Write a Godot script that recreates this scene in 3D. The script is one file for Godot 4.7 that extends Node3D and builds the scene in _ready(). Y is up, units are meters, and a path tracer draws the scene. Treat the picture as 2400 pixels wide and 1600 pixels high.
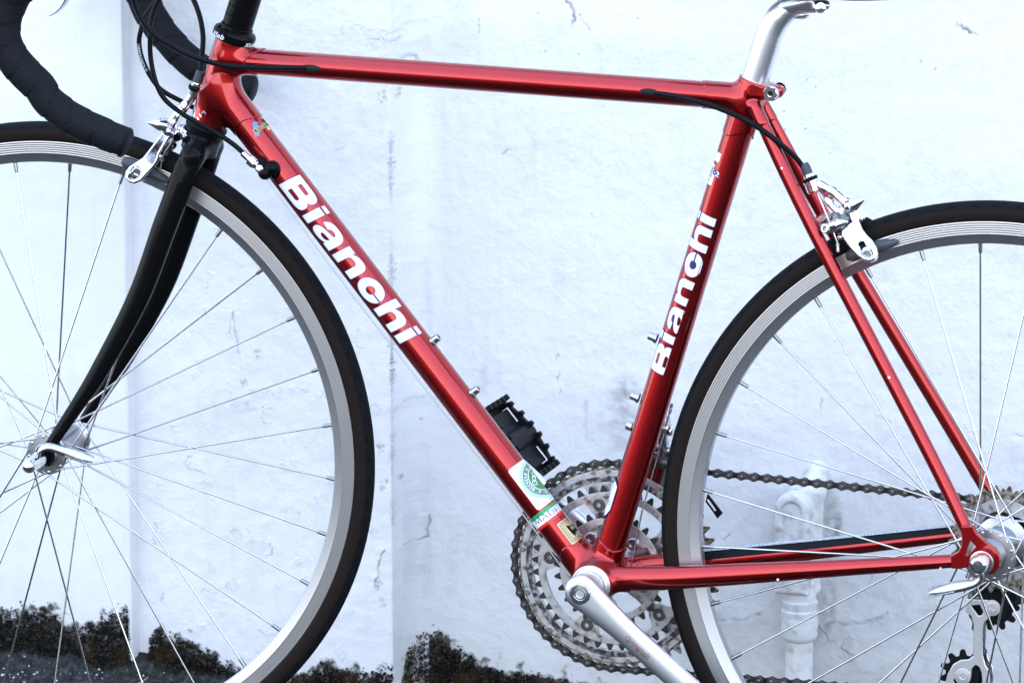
extends Node3D
# A red road bicycle leaning close to a white plastered wall. Bicycle shapes are laid out in millimetres:
# x to the rear, y up, z towards the near (left) side, origin at the rear axle.

const BASE := Vector3(-488, -336, 0)
const TILT := -0.03254474          # the ground falls towards the rear wheel
const AXIS_P := Vector3(-933.947, -13.157, 0)
const AXIS_D := Vector3(0.2923717, 0.9563048, 0)
const STEER := 0.069022
const BB := Vector3(-395.2, -74.6, 0)
const REAR := Vector3.ZERO
const FRONT := Vector3(-976.98, 0, 0)

var xf := Transform3D()
var bike: Node3D
var rng := RandomNumberGenerator.new()

# ---------------------------------------------------------------- mesh builder
class MB:
	var v := PackedVector3Array()
	var n := PackedVector3Array()
	var uv := PackedVector2Array()
	var ix := PackedInt32Array()

	func add(p: Vector3, t := Vector2.ZERO, nn := Vector3.ZERO) -> int:
		v.append(p)
		n.append(nn)
		uv.append(t)
		return v.size() - 1

	func tri(a: int, b: int, c: int, out: Vector3) -> void:
		var g := (v[b] - v[a]).cross(v[c] - v[a])
		if g.length_squared() < 1e-14:
			return
		if g.dot(out) > 0.0:
			ix.append(a); ix.append(c); ix.append(b)
		else:
			ix.append(a); ix.append(b); ix.append(c)

	func quad(a: int, b: int, c: int, d: int, out: Vector3) -> void:
		tri(a, b, c, out)
		tri(a, c, d, out)

	func mesh(x: Transform3D, base: Vector3) -> ArrayMesh:
		var nn := n.duplicate()
		var acc := PackedVector3Array()
		acc.resize(v.size())
		for k in range(0, ix.size(), 3):
			var a := ix[k]
			var b := ix[k + 1]
			var c := ix[k + 2]
			var g := -(v[b] - v[a]).cross(v[c] - v[a])
			acc[a] += g
			acc[b] += g
			acc[c] += g
		var vv := PackedVector3Array()
		vv.resize(v.size())
		for k in v.size():
			var q := nn[k]
			if q == Vector3.ZERO:
				q = acc[k]
			q = (x.basis * q).normalized()
			if q == Vector3.ZERO:
				q = Vector3.UP
			nn[k] = q
			vv[k] = (x * v[k] - base) * 0.001
		var arr := []
		arr.resize(Mesh.ARRAY_MAX)
		arr[Mesh.ARRAY_VERTEX] = vv
		arr[Mesh.ARRAY_NORMAL] = nn
		arr[Mesh.ARRAY_TEX_UV] = uv
		arr[Mesh.ARRAY_INDEX] = ix
		var am := ArrayMesh.new()
		am.add_surface_from_arrays(Mesh.PRIMITIVE_TRIANGLES, arr)
		return am


func V3(x: float, y: float, z: float) -> Vector3:
	return Vector3(x, y, z)


func part(called: String, m: MB, mat: Material, parent: Node3D = null, label := "") -> MeshInstance3D:
	var o := MeshInstance3D.new()
	o.name = called
	o.mesh = m.mesh(xf, BASE)
	o.material_override = mat
	(parent if parent else bike).add_child(o, true)
	if label:
		o.set_meta("label", label)
	return o


func holder(called: String, parent: Node3D = null) -> Node3D:
	var o := Node3D.new()
	o.name = called
	(parent if parent else bike).add_child(o, true)
	return o


# ---------------------------------------------------------------- shapes
func spl(pts: Array, k: int) -> Array:
	var out := []
	for i in pts.size() - 1:
		var p0 = pts[maxi(i - 1, 0)]
		var p1 = pts[i]
		var p2 = pts[i + 1]
		var p3 = pts[mini(i + 2, pts.size() - 1)]
		for j in k:
			var t := float(j) / k
			out.append(0.5 * (2.0 * p1 + (p2 - p0) * t + (2.0 * p0 - 5.0 * p1 + 4.0 * p2 - p3) * t * t + (3.0 * p1 - p0 - 3.0 * p2 + p3) * t * t * t))
	out.append(pts[-1])
	return out


func radii_at(rad, count: int) -> Array:
	var out := []
	for i in count:
		if rad is Array:
			var f: float = float(i) / maxi(count - 1, 1) * (rad.size() - 1)
			var k := mini(int(f), rad.size() - 2)
			var a = rad[k]
			var b = rad[k + 1]
			if a is float or a is int:
				a = Vector2(a, a)
			if b is float or b is int:
				b = Vector2(b, b)
			out.append(a.lerp(b, f - k))
		elif rad is Vector2:
			out.append(rad)
		else:
			out.append(Vector2(rad, rad))
	return out


# a tube along points; rad is a number, (side, up) or a list of them; bump(length, angle) adds to the radius
func tube(m: MB, pts: Array, rad, seg := 14, up := Vector3.ZERO, caps := true, bump = null) -> void:
	var c := pts.size()
	var rr := radii_at(rad, c)
	var nrm := up
	var length := 0.0
	var first := m.v.size()
	for i in c:
		var t: Vector3 = (pts[mini(i + 1, c - 1)] - pts[maxi(i - 1, 0)]).normalized()
		if up == Vector3.ZERO:
			if nrm == Vector3.ZERO:
				nrm = Vector3(0, 0, 1) if absf(t.z) < 0.8 else Vector3(0, 1, 0)
		else:
			nrm = up
		nrm = (nrm - t * nrm.dot(t)).normalized()
		var side := t.cross(nrm)
		if i > 0:
			length += (pts[i] - pts[i - 1]).length()
		for j in seg + 1:
			var a := TAU * j / seg
			var add := 0.0
			if bump != null:
				add = bump.call(length, a)
			var off: Vector3 = side * cos(a) * (rr[i].x + add) + nrm * sin(a) * (rr[i].y + add)
			m.add(pts[i] + off, Vector2(length * 0.01, float(j) / seg))
	var w := seg + 1
	for i in c - 1:
		for j in seg:
			var q := first + i * w + j
			m.quad(q, q + 1, q + w + 1, q + w, (m.v[q] + m.v[q + w + 1]) * 0.5 - (pts[i] + pts[i + 1]) * 0.5)
	# weld the seam's normals
	for i in c:
		var a0 := first + i * w
		var off0: Vector3 = m.v[a0] - pts[i]
		if rr[i].x > 0.01 and (not bump != null):
			m.n[a0] = off0
			m.n[a0 + seg] = off0
			if rr[i].x != rr[maxi(i - 1, 0)].x or rr[i].x != rr[mini(i + 1, c - 1)].x:
				m.n[a0] = Vector3.ZERO
				m.n[a0 + seg] = Vector3.ZERO
	if caps:
		for e in [0, c - 1]:
			var out: Vector3 = (pts[0] - pts[1]) if e == 0 else (pts[c - 1] - pts[c - 2])
			var k := m.add(pts[e], Vector2(0.5, 0.5), out.normalized())
			var ring := []
			for j in seg + 1:
				ring.append(m.add(m.v[first + e * w + j], Vector2(0.5, 0.5), out.normalized()))
			for j in seg:
				m.tri(k, ring[j], ring[j + 1], out)


func rod(m: MB, a: Vector3, b: Vector3, r, seg := 12) -> void:
	tube(m, [a, b], r, seg)


# profile of (along, radius); outside is to the left of the way it runs
func lathe(m: MB, o: Vector3, d: Vector3, prof: Array, seg := 32, crease := 0.5, rep := 1.0, lobe = null) -> void:
	d = d.normalized()
	var ex := (Vector3(0, 1, 0) if absf(d.y) < 0.9 else Vector3(1, 0, 0))
	ex = (ex - d * ex.dot(d)).normalized()
	var ey := d.cross(ex)
	var rows := []
	var total := 0.0
	for i in prof.size() - 1:
		total += (prof[i + 1] - prof[i]).length()
	var run := 0.0
	for i in prof.size():
		if i > 0:
			run += (prof[i] - prof[i - 1]).length()
		var sharp := false
		if i > 0 and i < prof.size() - 1:
			sharp = absf((prof[i] - prof[i - 1]).angle_to(prof[i + 1] - prof[i])) > crease
		for k in (2 if sharp else 1):
			rows.append([prof[i], run / maxf(total, 1e-6), k == 0 and sharp])
	var w := seg + 1
	var first := m.v.size()
	for row in rows:
		for j in w:
			var a := TAU * j / seg
			var r: float = row[0].y
			if lobe != null:
				r *= lobe.call(a, row[0].x)
			m.add(o + d * row[0].x + (ex * cos(a) + ey * sin(a)) * r, Vector2(rep * j / seg, row[1]))
	for i in rows.size() - 1:
		if rows[i][2]:
			continue
		var s: Vector2 = rows[i + 1][0] - rows[i][0]
		for j in seg:
			var a := TAU * (j + 0.5) / seg
			var rad := ex * cos(a) + ey * sin(a)
			var q := first + i * w + j
			m.quad(q, q + 1, q + w + 1, q + w, d * (-s.y) + rad * s.x)
	for i in rows.size():   # same normal on both sides of the seam
		var a0 := first + i * w
		if rows[i][0].y > 0.001 and not lobe != null:
			var s1 := Vector2.ZERO
			if i > 0 and not rows[i - 1][2]:
				s1 += (rows[i][0] - rows[i - 1][0]).normalized()
			if i < rows.size() - 1 and not rows[i][2]:
				s1 += (rows[i + 1][0] - rows[i][0]).normalized()
			var nn := (d * (-s1.y) + ex * s1.x).normalized()
			m.n[a0] = nn
			m.n[a0 + seg] = nn


func arr2(list: Array) -> PackedVector2Array:
	var p := PackedVector2Array()
	for q in list:
		p.append(Vector2(q[0], q[1]))
	return p


func inset(p: PackedVector2Array, d: float) -> PackedVector2Array:
	var out := PackedVector2Array()
	var c := p.size()
	var sgn := 1.0 if Geometry2D.is_polygon_clockwise(p) else -1.0
	for i in c:
		var a := (p[i] - p[(i + c - 1) % c]).normalized()
		var b := (p[(i + 1) % c] - p[i]).normalized()
		var na := Vector2(-a.y, a.x)
		var nb := Vector2(-b.y, b.x)
		var s := (na + nb)
		s = s / maxf(0.5, 1.0 + na.dot(nb))
		out.append(p[i] - s * d * sgn)
	return out


# a polygon less its holes, as pieces without holes
func pieces(poly: PackedVector2Array, holes: Array) -> Array:
	var out := [poly]
	for h in holes:
		var mid := Vector2.ZERO
		for q in h:
			mid += q / h.size()
		var nxt := []
		for p in out:
			for s in 2:
				var x0: float = -1e4 if s == 0 else mid.x
				var x1: float = mid.x if s == 0 else 1e4
				for half in Geometry2D.intersect_polygons(p, PackedVector2Array([Vector2(x0, -1e4), Vector2(x1, -1e4), Vector2(x1, 1e4), Vector2(x0, 1e4)])):
					nxt.append_array(Geometry2D.clip_polygons(half, h))
		out = nxt
	return out


func prism(m: MB, poly: PackedVector2Array, holes: Array, z0: float, z1: float, bev := 0.0, steps := 1, pl := Transform3D()) -> void:
	var rings := [poly]
	rings.append_array(holes)
	for s in [1, -1]:
		var zc := z1 if s > 0 else z0
		var inner := []
		for k in rings.size():
			inner.append(inset(rings[k], bev if k == 0 else -minf(bev, 0.7)) if bev > 0.0 else rings[k])
		var nn := pl.basis * Vector3(0, 0, s)
		for flat in pieces(inner[0], inner.slice(1)):
			var idx := Geometry2D.triangulate_polygon(flat)
			var f := m.v.size()
			for q in flat:
				m.add(pl * Vector3(q.x, q.y, zc), q * 0.01, nn)
			for k in range(0, idx.size(), 3):
				m.tri(f + idx[k], f + idx[k + 1], f + idx[k + 2], nn)
	for k in rings.size():
		var sgn := 1.0 if k == 0 else -1.0
		var levels := []      # (inset, z)
		for i in steps + 1:
			var a := PI / 2 * i / steps
			if bev > 0.0:
				levels.append(Vector2(bev * (1.0 - sin(a)), z0 + bev * (1.0 - cos(a))))
		if bev <= 0.0:
			levels = [Vector2(0, z0), Vector2(0, z1)]
		else:
			for i in range(steps, -1, -1):
				var a := PI / 2 * i / steps
				levels.append(Vector2(bev * (1.0 - sin(a)), z1 - bev * (1.0 - cos(a))))
		var ring: PackedVector2Array = rings[k]
		var c := ring.size()
		var cw := 1.0 if Geometry2D.is_polygon_clockwise(ring) else -1.0
		var lv := []
		for l in levels:
			lv.append(inset(ring, l.x * (1.0 if k == 0 else -minf(1.0, 0.7 / bev))) if l.x > 0.0 else ring)
		for i in c:
			var j := (i + 1) % c
			var e := (ring[j] - ring[i]).normalized()
			var out2 := Vector2(-e.y, e.x) * cw * sgn
			var ep := (ring[i] - ring[(i + c - 1) % c]).normalized()
			var en := (ring[(j + 1) % c] - ring[j]).normalized()
			var na := out2
			if ep.dot(e) > 0.75:
				na = (out2 + Vector2(-ep.y, ep.x) * cw * sgn).normalized()
			var nb := out2
			if en.dot(e) > 0.75:
				nb = (out2 + Vector2(-en.y, en.x) * cw * sgn).normalized()
			for l in levels.size() - 1:
				var f := m.v.size()
				for q in [[l, i, na], [l, j, nb], [l + 1, j, nb], [l + 1, i, na]]:
					var lz: Vector2 = levels[q[0]]
					var nz := 0.0
					var nr := 1.0
					if bev > 0.0:
						nr = 1.0 - lz.x / bev
						nz = sqrt(maxf(0.0, 1.0 - nr * nr)) * (1.0 if lz.y > (z0 + z1) * 0.5 else -1.0)
						if steps == 1:
							nr = 1.0 if l == 1 else 0.7
							nz = 0.0 if l == 1 else (0.7 if l > 1 else -0.7)
					var pq: Vector2 = lv[q[0]][q[1]]
					m.add(pl * Vector3(pq.x, pq.y, lz.y), pq * 0.01, (pl.basis * Vector3(q[2].x * nr, q[2].y * nr, nz)).normalized())
				m.quad(f, f + 1, f + 2, f + 3, pl.basis * Vector3(out2.x, out2.y, 0))


# a flat ring in the bicycle's plane whose edges are functions of the angle
func annulus(m: MB, c: Vector3, rout: Callable, rin: Callable, count: int, z0: float, z1: float, bev := 0.4) -> void:
	var f := m.v.size()
	for j in count + 1:
		var a := TAU * j / count
		var e := Vector3(cos(a), sin(a), 0)
		var ro: float = rout.call(a)
		var ri: float = rin.call(a)
		var up := Vector3(0, 0, 1)
		m.add(c + e * (ri + bev) + up * z1, e_uv(a, 0), up)
		m.add(c + e * (ro - bev) + up * z1, e_uv(a, 1), up)
		m.add(c + e * ro + up * (z1 - bev), e_uv(a, 1))
		m.add(c + e * ro + up * (z0 + bev), e_uv(a, 1))
		m.add(c + e * (ro - bev) + up * z0, e_uv(a, 1), -up)
		m.add(c + e * (ri + bev) + up * z0, e_uv(a, 0), -up)
		m.add(c + e * ri + up * (z0 + bev), e_uv(a, 0))
		m.add(c + e * ri + up * (z1 - bev), e_uv(a, 0))
	for j in count:
		var a := TAU * (j + 0.5) / count
		var e := Vector3(cos(a), sin(a), 0)
		var outs := [Vector3(0, 0, 1), e, e, e, Vector3(0, 0, -1), -e, -e, -e]
		for k in 8:
			var k2 := (k + 1) % 8
			m.quad(f + j * 8 + k, f + j * 8 + k2, f + j * 8 + 8 + k2, f + j * 8 + 8 + k, outs[k])


func e_uv(a: float, t: float) -> Vector2:
	return Vector2(a / TAU * 8.0, t)


func cap_d(p: Vector3, a: Vector3, b: Vector3, ra: float, rb: float) -> float:
	var ab := b - a
	var t := clampf((p - a).dot(ab) / ab.length_squared(), 0.0, 1.0)
	return (p - a - ab * t).length() - lerpf(ra, rb, t)


func sleeve_d(p: Vector3, a: Vector3, d: Vector3, r: float, s0: float, s1: float) -> float:
	var w := p - a
	var s := w.dot(d)
	return maxf((w - d * s).length() - r, maxf(s - s1, s0 - s))


func smin(a: float, b: float, k: float) -> float:
	var h := maxf(k - absf(a - b), 0.0) / k
	return minf(a, b) - h * h * k * 0.25


# surface nets of a distance function
func sdf(m: MB, f: Callable, lo: Vector3, hi: Vector3, cell: float) -> void:
	var nx := int(ceil((hi.x - lo.x) / cell)) + 1
	var ny := int(ceil((hi.y - lo.y) / cell)) + 1
	var nz := int(ceil((hi.z - lo.z) / cell)) + 1
	var val := PackedFloat32Array()
	val.resize(nx * ny * nz)
	const B := 4
	for bz in range(0, nz, B):
		for by in range(0, ny, B):
			for bx in range(0, nx, B):
				var dc: float = f.call(lo + Vector3(bx + 1.5, by + 1.5, bz + 1.5) * cell)
				var far := absf(dc) > cell * 5.0
				for z in range(bz, mini(bz + B, nz)):
					for y in range(by, mini(by + B, ny)):
						var row := (z * ny + y) * nx
						for x in range(bx, mini(bx + B, nx)):
							val[row + x] = dc if far else f.call(lo + Vector3(x, y, z) * cell)
	var ids := {}
	var e := cell * 0.3
	for z in nz - 1:
		for y in ny - 1:
			var row := (z * ny + y) * nx
			for x in nx - 1:
				var k0 := row + x
				var s0 := val[k0] < 0.0
				var k := [k0, k0 + 1, k0 + nx, k0 + nx + 1, k0 + nx * ny, k0 + nx * ny + 1, k0 + nx * ny + nx, k0 + nx * ny + nx + 1]
				var mixed := false
				for i in range(1, 8):
					if (val[k[i]] < 0.0) != s0:
						mixed = true
						break
				if not mixed:
					continue
				var sum := Vector3.ZERO
				var cnt := 0
				for pr in [[0, 1], [2, 3], [4, 5], [6, 7], [0, 2], [1, 3], [4, 6], [5, 7], [0, 4], [1, 5], [2, 6], [3, 7]]:
					var a: float = val[k[pr[0]]]
					var b: float = val[k[pr[1]]]
					if (a < 0.0) != (b < 0.0):
						var t := a / (a - b)
						var pa := Vector3(pr[0] & 1, (pr[0] >> 1) & 1, pr[0] >> 2)
						var pb := Vector3(pr[1] & 1, (pr[1] >> 1) & 1, pr[1] >> 2)
						sum += pa.lerp(pb, t)
						cnt += 1
				var p := lo + (Vector3(x, y, z) + sum / cnt) * cell
				var d0: float = f.call(p)
				var g := Vector3(f.call(p + Vector3(e, 0, 0)) - f.call(p - Vector3(e, 0, 0)), f.call(p + Vector3(0, e, 0)) - f.call(p - Vector3(0, e, 0)), f.call(p + Vector3(0, 0, e)) - f.call(p - Vector3(0, 0, e)))
				if g.length() > 1e-5:
					g = g.normalized()
					p -= g * clampf(d0, -0.4 * cell, 0.4 * cell)
				ids[k0] = m.add(p, Vector2(p.x, p.y) * 0.01, g)
	for k0 in ids:
		var z: int = k0 / (nx * ny)
		var y: int = (k0 / nx) % ny
		var x: int = k0 % nx
		var a := val[k0]
		if y > 0 and z > 0 and (a < 0.0) != (val[k0 + 1] < 0.0):
			net(m, ids, k0, k0 - nx, k0 - nx - nx * ny, k0 - nx * ny, Vector3(1, 0, 0) * (1.0 if a < 0.0 else -1.0))
		if x > 0 and z > 0 and (a < 0.0) != (val[k0 + nx] < 0.0):
			net(m, ids, k0, k0 - 1, k0 - 1 - nx * ny, k0 - nx * ny, Vector3(0, 1, 0) * (1.0 if a < 0.0 else -1.0))
		if x > 0 and y > 0 and (a < 0.0) != (val[k0 + nx * ny] < 0.0):
			net(m, ids, k0, k0 - 1, k0 - 1 - nx, k0 - nx, Vector3(0, 0, 1) * (1.0 if a < 0.0 else -1.0))


func net(m: MB, ids: Dictionary, a: int, b: int, c: int, d: int, out: Vector3) -> void:
	if ids.has(a) and ids.has(b) and ids.has(c) and ids.has(d):
		m.quad(ids[a], ids[b], ids[c], ids[d], out)


# ---------------------------------------------------------------- print and lettering on tubes
class Wrap:      # (along, around) in mm on a round tube
	var a: Vector3
	var d: Vector3
	var up: Vector3
	var r: float
	func _init(from: Vector3, to: Vector3, radius: float, upward: Vector3) -> void:
		a = from
		d = (to - from).normalized()
		up = (upward - d * upward.dot(d)).normalized()
		r = radius
	func at(s: float, t: float, lift: float) -> Vector3:
		var q := t / r
		return a + d * s + (Vector3(0, 0, 1) * cos(q) + up * sin(q)) * (r + lift)
	func out(t: float) -> Vector3:
		return Vector3(0, 0, 1) * cos(t / r) + up * sin(t / r)


func decal(m: MB, w: Wrap, poly: PackedVector2Array, holes: Array, lift: float, step := 1.6) -> void:
	var lo := 1e9
	var hi := -1e9
	var xl := 1e9
	var xh := -1e9
	for p in poly:
		lo = minf(lo, p.y); hi = maxf(hi, p.y); xl = minf(xl, p.x); xh = maxf(xh, p.x)
	var y := lo
	while y < hi - 1e-4:
		var y2 := minf(y + step, hi)
		var strip := PackedVector2Array([Vector2(xl - 1, y), Vector2(xh + 1, y), Vector2(xh + 1, y2), Vector2(xl - 1, y2)])
		var parts: Array = Geometry2D.intersect_polygons(poly, strip)
		for h in holes:
			var nxt := []
			for q in parts:
				nxt.append_array(Geometry2D.clip_polygons(q, h))
			parts = nxt
		for q in parts:
			var idx := Geometry2D.triangulate_polygon(q)
			var f := m.v.size()
			for p in q:
				m.add(w.at(p.x, p.y, lift), Vector2(p.x, p.y) * 0.02, w.out(p.y))
			for k in range(0, idx.size(), 3):
				m.tri(f + idx[k], f + idx[k + 1], f + idx[k + 2], w.out(y))
		y = y2


func path2(list: Array) -> PackedVector2Array:      # [x, y] a corner, [cx, cy, x, y] a curve
	var out := PackedVector2Array()
	for q in list:
		if q.size() == 2:
			out.append(Vector2(q[0], q[1]))
		else:
			var p0 := out[-1]
			var c := Vector2(q[0], q[1])
			var p1 := Vector2(q[2], q[3])
			for k in range(1, 7):
				var t := k / 6.0
				out.append(p0.lerp(c, t).lerp(c.lerp(p1, t), t))
	return out


func ellipse2(c: Vector2, rx: float, ry: float, count := 28, from := 0.0, to := TAU) -> PackedVector2Array:
	var out := PackedVector2Array()
	for k in (count if to - from > TAU - 1e-3 else count + 1):
		var a := from + (to - from) * k / count
		out.append(c + Vector2(cos(a) * rx, sin(a) * ry))
	return out


func letters() -> Array:      # the word on the tubes: [start, outline, holes]
	var i_stem := path2([[0, 0], [9.4, 0], [9.4, 20], [0, 20]])
	var i_dot := path2([[0.2, 22.4], [9.4, 22.4], [9.4, 26.4], [0.2, 26.4]])
	var cc := PackedVector2Array()
	cc.append_array(ellipse2(Vector2(14.5, 10.6), 14.6, 11.5, 40, 0.07, TAU - 0.09))
	var inner := ellipse2(Vector2(14.2, 10.6), 5.1, 4.4, 26, 0.2, TAU - 0.2)
	inner.reverse()
	cc.append_array(inner)
	return [
		[118.4, path2([[0, 0], [0, 25.3], [20, 25.3], [33.5, 25.3, 33.5, 18.6], [33.5, 14, 29, 13.2], [33.8, 12, 33.8, 7], [33.8, 0, 21, 0]]), [path2([[9, 16], [9, 20.4], [19, 20.4], [22.6, 20.4, 22.6, 18.2], [22.6, 16, 19, 16]]), path2([[9, 5.2], [9, 9.9], [19, 9.9], [22.8, 9.9, 22.8, 7.6], [22.8, 5.2, 19, 5.2]])]],
		[157.0, i_stem, []], [157.0, i_dot, []],
		[171.3, path2([[20, 0], [29.3, 0], [29.3, 12], [29.5, 22, 15, 22], [2.5, 22, 1.2, 14.2], [10, 13.5], [10.5, 16.6, 15, 16.6], [20, 16.6, 20, 14.2], [20, 12.7, 15, 12.3], [0, 11, 0, 5.6], [0, -0.6, 9, -0.6], [15, -0.6, 20, 3]]), [path2([[20, 9], [20, 4.2, 14, 4.2], [9.5, 4.2, 9.5, 6.4], [9.5, 8, 14, 8.4]])]],
		[205.8, path2([[0, 0], [0, 20.6], [9, 20.6], [9, 17.4], [13, 21.6, 20, 21.6], [30.3, 21.6, 30.3, 13], [30.3, 0], [20.8, 0], [20.8, 12], [20.8, 15.4, 15.5, 15.4], [9.4, 15.4, 9.4, 11.3], [9.4, 0]]), []],
		[241.0, cc, []],
		[273.6, path2([[0, 0], [0, 26.6], [9.2, 26.6], [9.2, 18], [13, 21.4, 19, 21.4], [28.8, 21.4, 28.8, 13], [28.8, 0], [19.6, 0], [19.6, 11.5], [19.6, 15.2, 15, 15.2], [9.2, 15.2, 9.2, 11], [9.2, 0]]), []],
		[307.0, i_stem, []], [307.0, i_dot, []]]


func word_on(w: Wrap, start: float, k: float, base: float, shear: float, parent: Node3D, white: Material, edge: Material) -> void:
	var a := MB.new()
	var b := MB.new()
	var list := letters()
	for li in list.size():
		var l: Array = list[li]
		var move := func(p: PackedVector2Array) -> PackedVector2Array:
			var out := PackedVector2Array()
			for q in p:
				out.append(Vector2(start + (l[0] - 118.4 + q.x + shear * q.y) * k, base + q.y * k))
			return out
		var o: PackedVector2Array = move.call(l[1])
		if Geometry2D.is_polygon_clockwise(o):
			o.reverse()
		var hs := []
		for h in l[2]:
			hs.append(move.call(h))
		decal(a, w, o, hs, 0.12)
		var big: Array = Geometry2D.offset_polygon(o, 0.75, Geometry2D.JOIN_MITER)
		var hs2 := []
		for h in hs:
			if Geometry2D.is_polygon_clockwise(h):
				h.reverse()
			for q in Geometry2D.offset_polygon(h, -0.6, Geometry2D.JOIN_MITER):
				hs2.append(q)
		for q in big:
			if not Geometry2D.is_polygon_clockwise(q):
				decal(b, w, q, hs2, 0.06)
		if li + 1 < list.size() and list[li + 1][0] == l[0]:
			continue      # the dot of an i belongs to its stem
		part("letter", a, white, parent)
		part("letter_outline", b, edge, parent)
		a = MB.new()
		b = MB.new()


# flat lettering: triangles of a string in mm, handed to a mapping
func text_tris(s: String, height: float, bold := true, serif := false) -> Array:
	var t := TextMesh.new()
	var fnt := SystemFont.new()
	fnt.font_names = PackedStringArray(["Droid Serif" if serif else "Droid Sans"])
	fnt.font_weight = 700 if bold else 400
	t.font = fnt
	t.font_size = 64
	t.pixel_size = height / 46.0
	t.depth = 0.0
	t.curve_step = 4.0
	t.text = s
	var arr := t.get_mesh_arrays()
	var out := []
	if arr.is_empty() or arr[Mesh.ARRAY_VERTEX] == null:
		return out
	var vs: PackedVector3Array = arr[Mesh.ARRAY_VERTEX]
	var ii = arr[Mesh.ARRAY_INDEX]
	if ii == null or ii.is_empty():
		for k in vs.size():
			out.append(Vector2(vs[k].x, vs[k].y))
	else:
		for k in ii:
			out.append(Vector2(vs[k].x, vs[k].y))
	return out


func text_on(m: MB, s: String, height: float, map: Callable, bold := true, serif := false) -> void:
	var t := text_tris(s, height, bold, serif)
	for k in range(0, t.size() - 2, 3):
		var f := m.v.size()
		var out := Vector3.ZERO
		for j in 3:
			var r: Array = map.call(t[k + j])
			m.add(r[0], Vector2.ZERO, r[1])
			out += r[1]
		m.tri(f, f + 1, f + 2, out)


# ---------------------------------------------------------------- materials
func mat(c: Color, rough: float, metal := 0.0) -> StandardMaterial3D:
	var m := StandardMaterial3D.new()
	m.albedo_color = c.linear_to_srgb()
	m.roughness = rough
	m.metallic = metal
	return m


func noise_tex(freq: float, ramp: Array, seed_: int, size := 256, kind := FastNoiseLite.TYPE_SIMPLEX_SMOOTH, oct := 4) -> NoiseTexture2D:
	var t := NoiseTexture2D.new()
	t.width = size
	t.height = size
	t.seamless = true
	var n := FastNoiseLite.new()
	n.seed = seed_
	n.frequency = freq
	n.noise_type = kind
	n.fractal_octaves = oct
	t.noise = n
	if ramp.size() > 0:
		var g := Gradient.new()
		g.offsets = PackedFloat32Array(ramp[0])
		var cs := PackedColorArray()
		for c in ramp[1]:
			cs.append(c.linear_to_srgb())
		g.colors = cs
		t.color_ramp = g
	return t


func bump_tex(freq: float, strength: float, seed_: int, size := 256) -> NoiseTexture2D:
	var t := noise_tex(freq, [], seed_, size)
	t.as_normal_map = true
	t.bump_strength = strength
	return t


func tri(m: StandardMaterial3D, scale: float) -> StandardMaterial3D:
	m.uv1_triplanar = true
	m.uv1_scale = Vector3(scale, scale, scale)
	return m


# ================================================================ the scene
var M := {}


func _ready() -> void:
	rng.seed = 7
	camera_and_light()
	materials()
	build_wall()
	build_ground()
	build_pipe()
	bike = Node3D.new()
	bike.name = "bicycle"
	add_child(bike)
	bike.rotation.z = TILT
	bike.position = Transform3D(Basis(Vector3(0, 0, 1), TILT), Vector3.ZERO) * (BASE * 0.001) + Vector3(0, 0.336, 0)
	bike.set_meta("label", "red road bicycle with black fork and drop bar standing before the white wall")
	bike.set_meta("category", "bicycle")
	build_frame()
	build_decals()
	build_rear_wheel()
	build_cranks()
	build_chain()
	build_gears()
	build_rear_brake()
	build_seat()
	build_cables()
	xf = Transform3D(Basis(AXIS_D, STEER), Vector3.ZERO)
	xf.origin = AXIS_P - xf.basis * AXIS_P
	build_steering()
	build_front_wheel()
	build_front_brake()
	xf = Transform3D()


func camera_and_light() -> void:
	var cam := Camera3D.new()
	cam.name = "camera"
	cam.fov = 8.391
	cam.near = 0.1
	cam.far = 400.0
	cam.transform = Transform3D(Basis(Vector3(0.949862720, 0.0, -0.312667255), Vector3(-0.060730377, 0.980955373, -0.184494923), Vector3(0.306712624, 0.194233250, 0.931772939)), Vector3(0.91347597, 1.39464459, 4.26459074))
	var lens := CameraAttributesPhysical.new()
	lens.frustum_focal_length = 238.58
	lens.frustum_focus_distance = 4.58
	lens.exposure_aperture = 22.0
	cam.attributes = lens
	add_child(cam)
	cam.fov = 8.391
	cam.current = true
	var env := Environment.new()
	env.background_mode = Environment.BG_SKY
	var sky := Sky.new()
	var sm := ProceduralSkyMaterial.new()
	sm.sky_top_color = Color(0.60, 0.69, 0.835)
	sm.sky_horizon_color = Color(0.935, 0.95, 0.945)
	sm.sky_curve = 0.22
	sm.ground_horizon_color = Color(0.42, 0.40, 0.38)
	sm.ground_bottom_color = Color(0.2, 0.19, 0.18)
	sm.sky_energy_multiplier = 1.5
	sky.sky_material = sm
	env.sky = sky
	env.tonemap_mode = Environment.TONE_MAPPER_LINEAR
	env.tonemap_exposure = 2.0
	env.sdfgi_enabled = true
	env.ssao_enabled = true
	env.ssil_enabled = true
	var we := WorldEnvironment.new()
	we.name = "surroundings"
	we.environment = env
	add_child(we)
	var sun := DirectionalLight3D.new()      # behind the wall: the bicycle stands in the wall's shade
	sun.name = "sun"
	sun.light_energy = 1.3
	sun.light_angular_distance = 0.5
	sun.light_color = Color(1.0, 0.95, 0.88)
	sun.shadow_enabled = true
	sun.basis = Basis.looking_at(Vector3(0.25, -0.92, 0.62).normalized(), Vector3.UP)
	add_child(sun)


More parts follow.
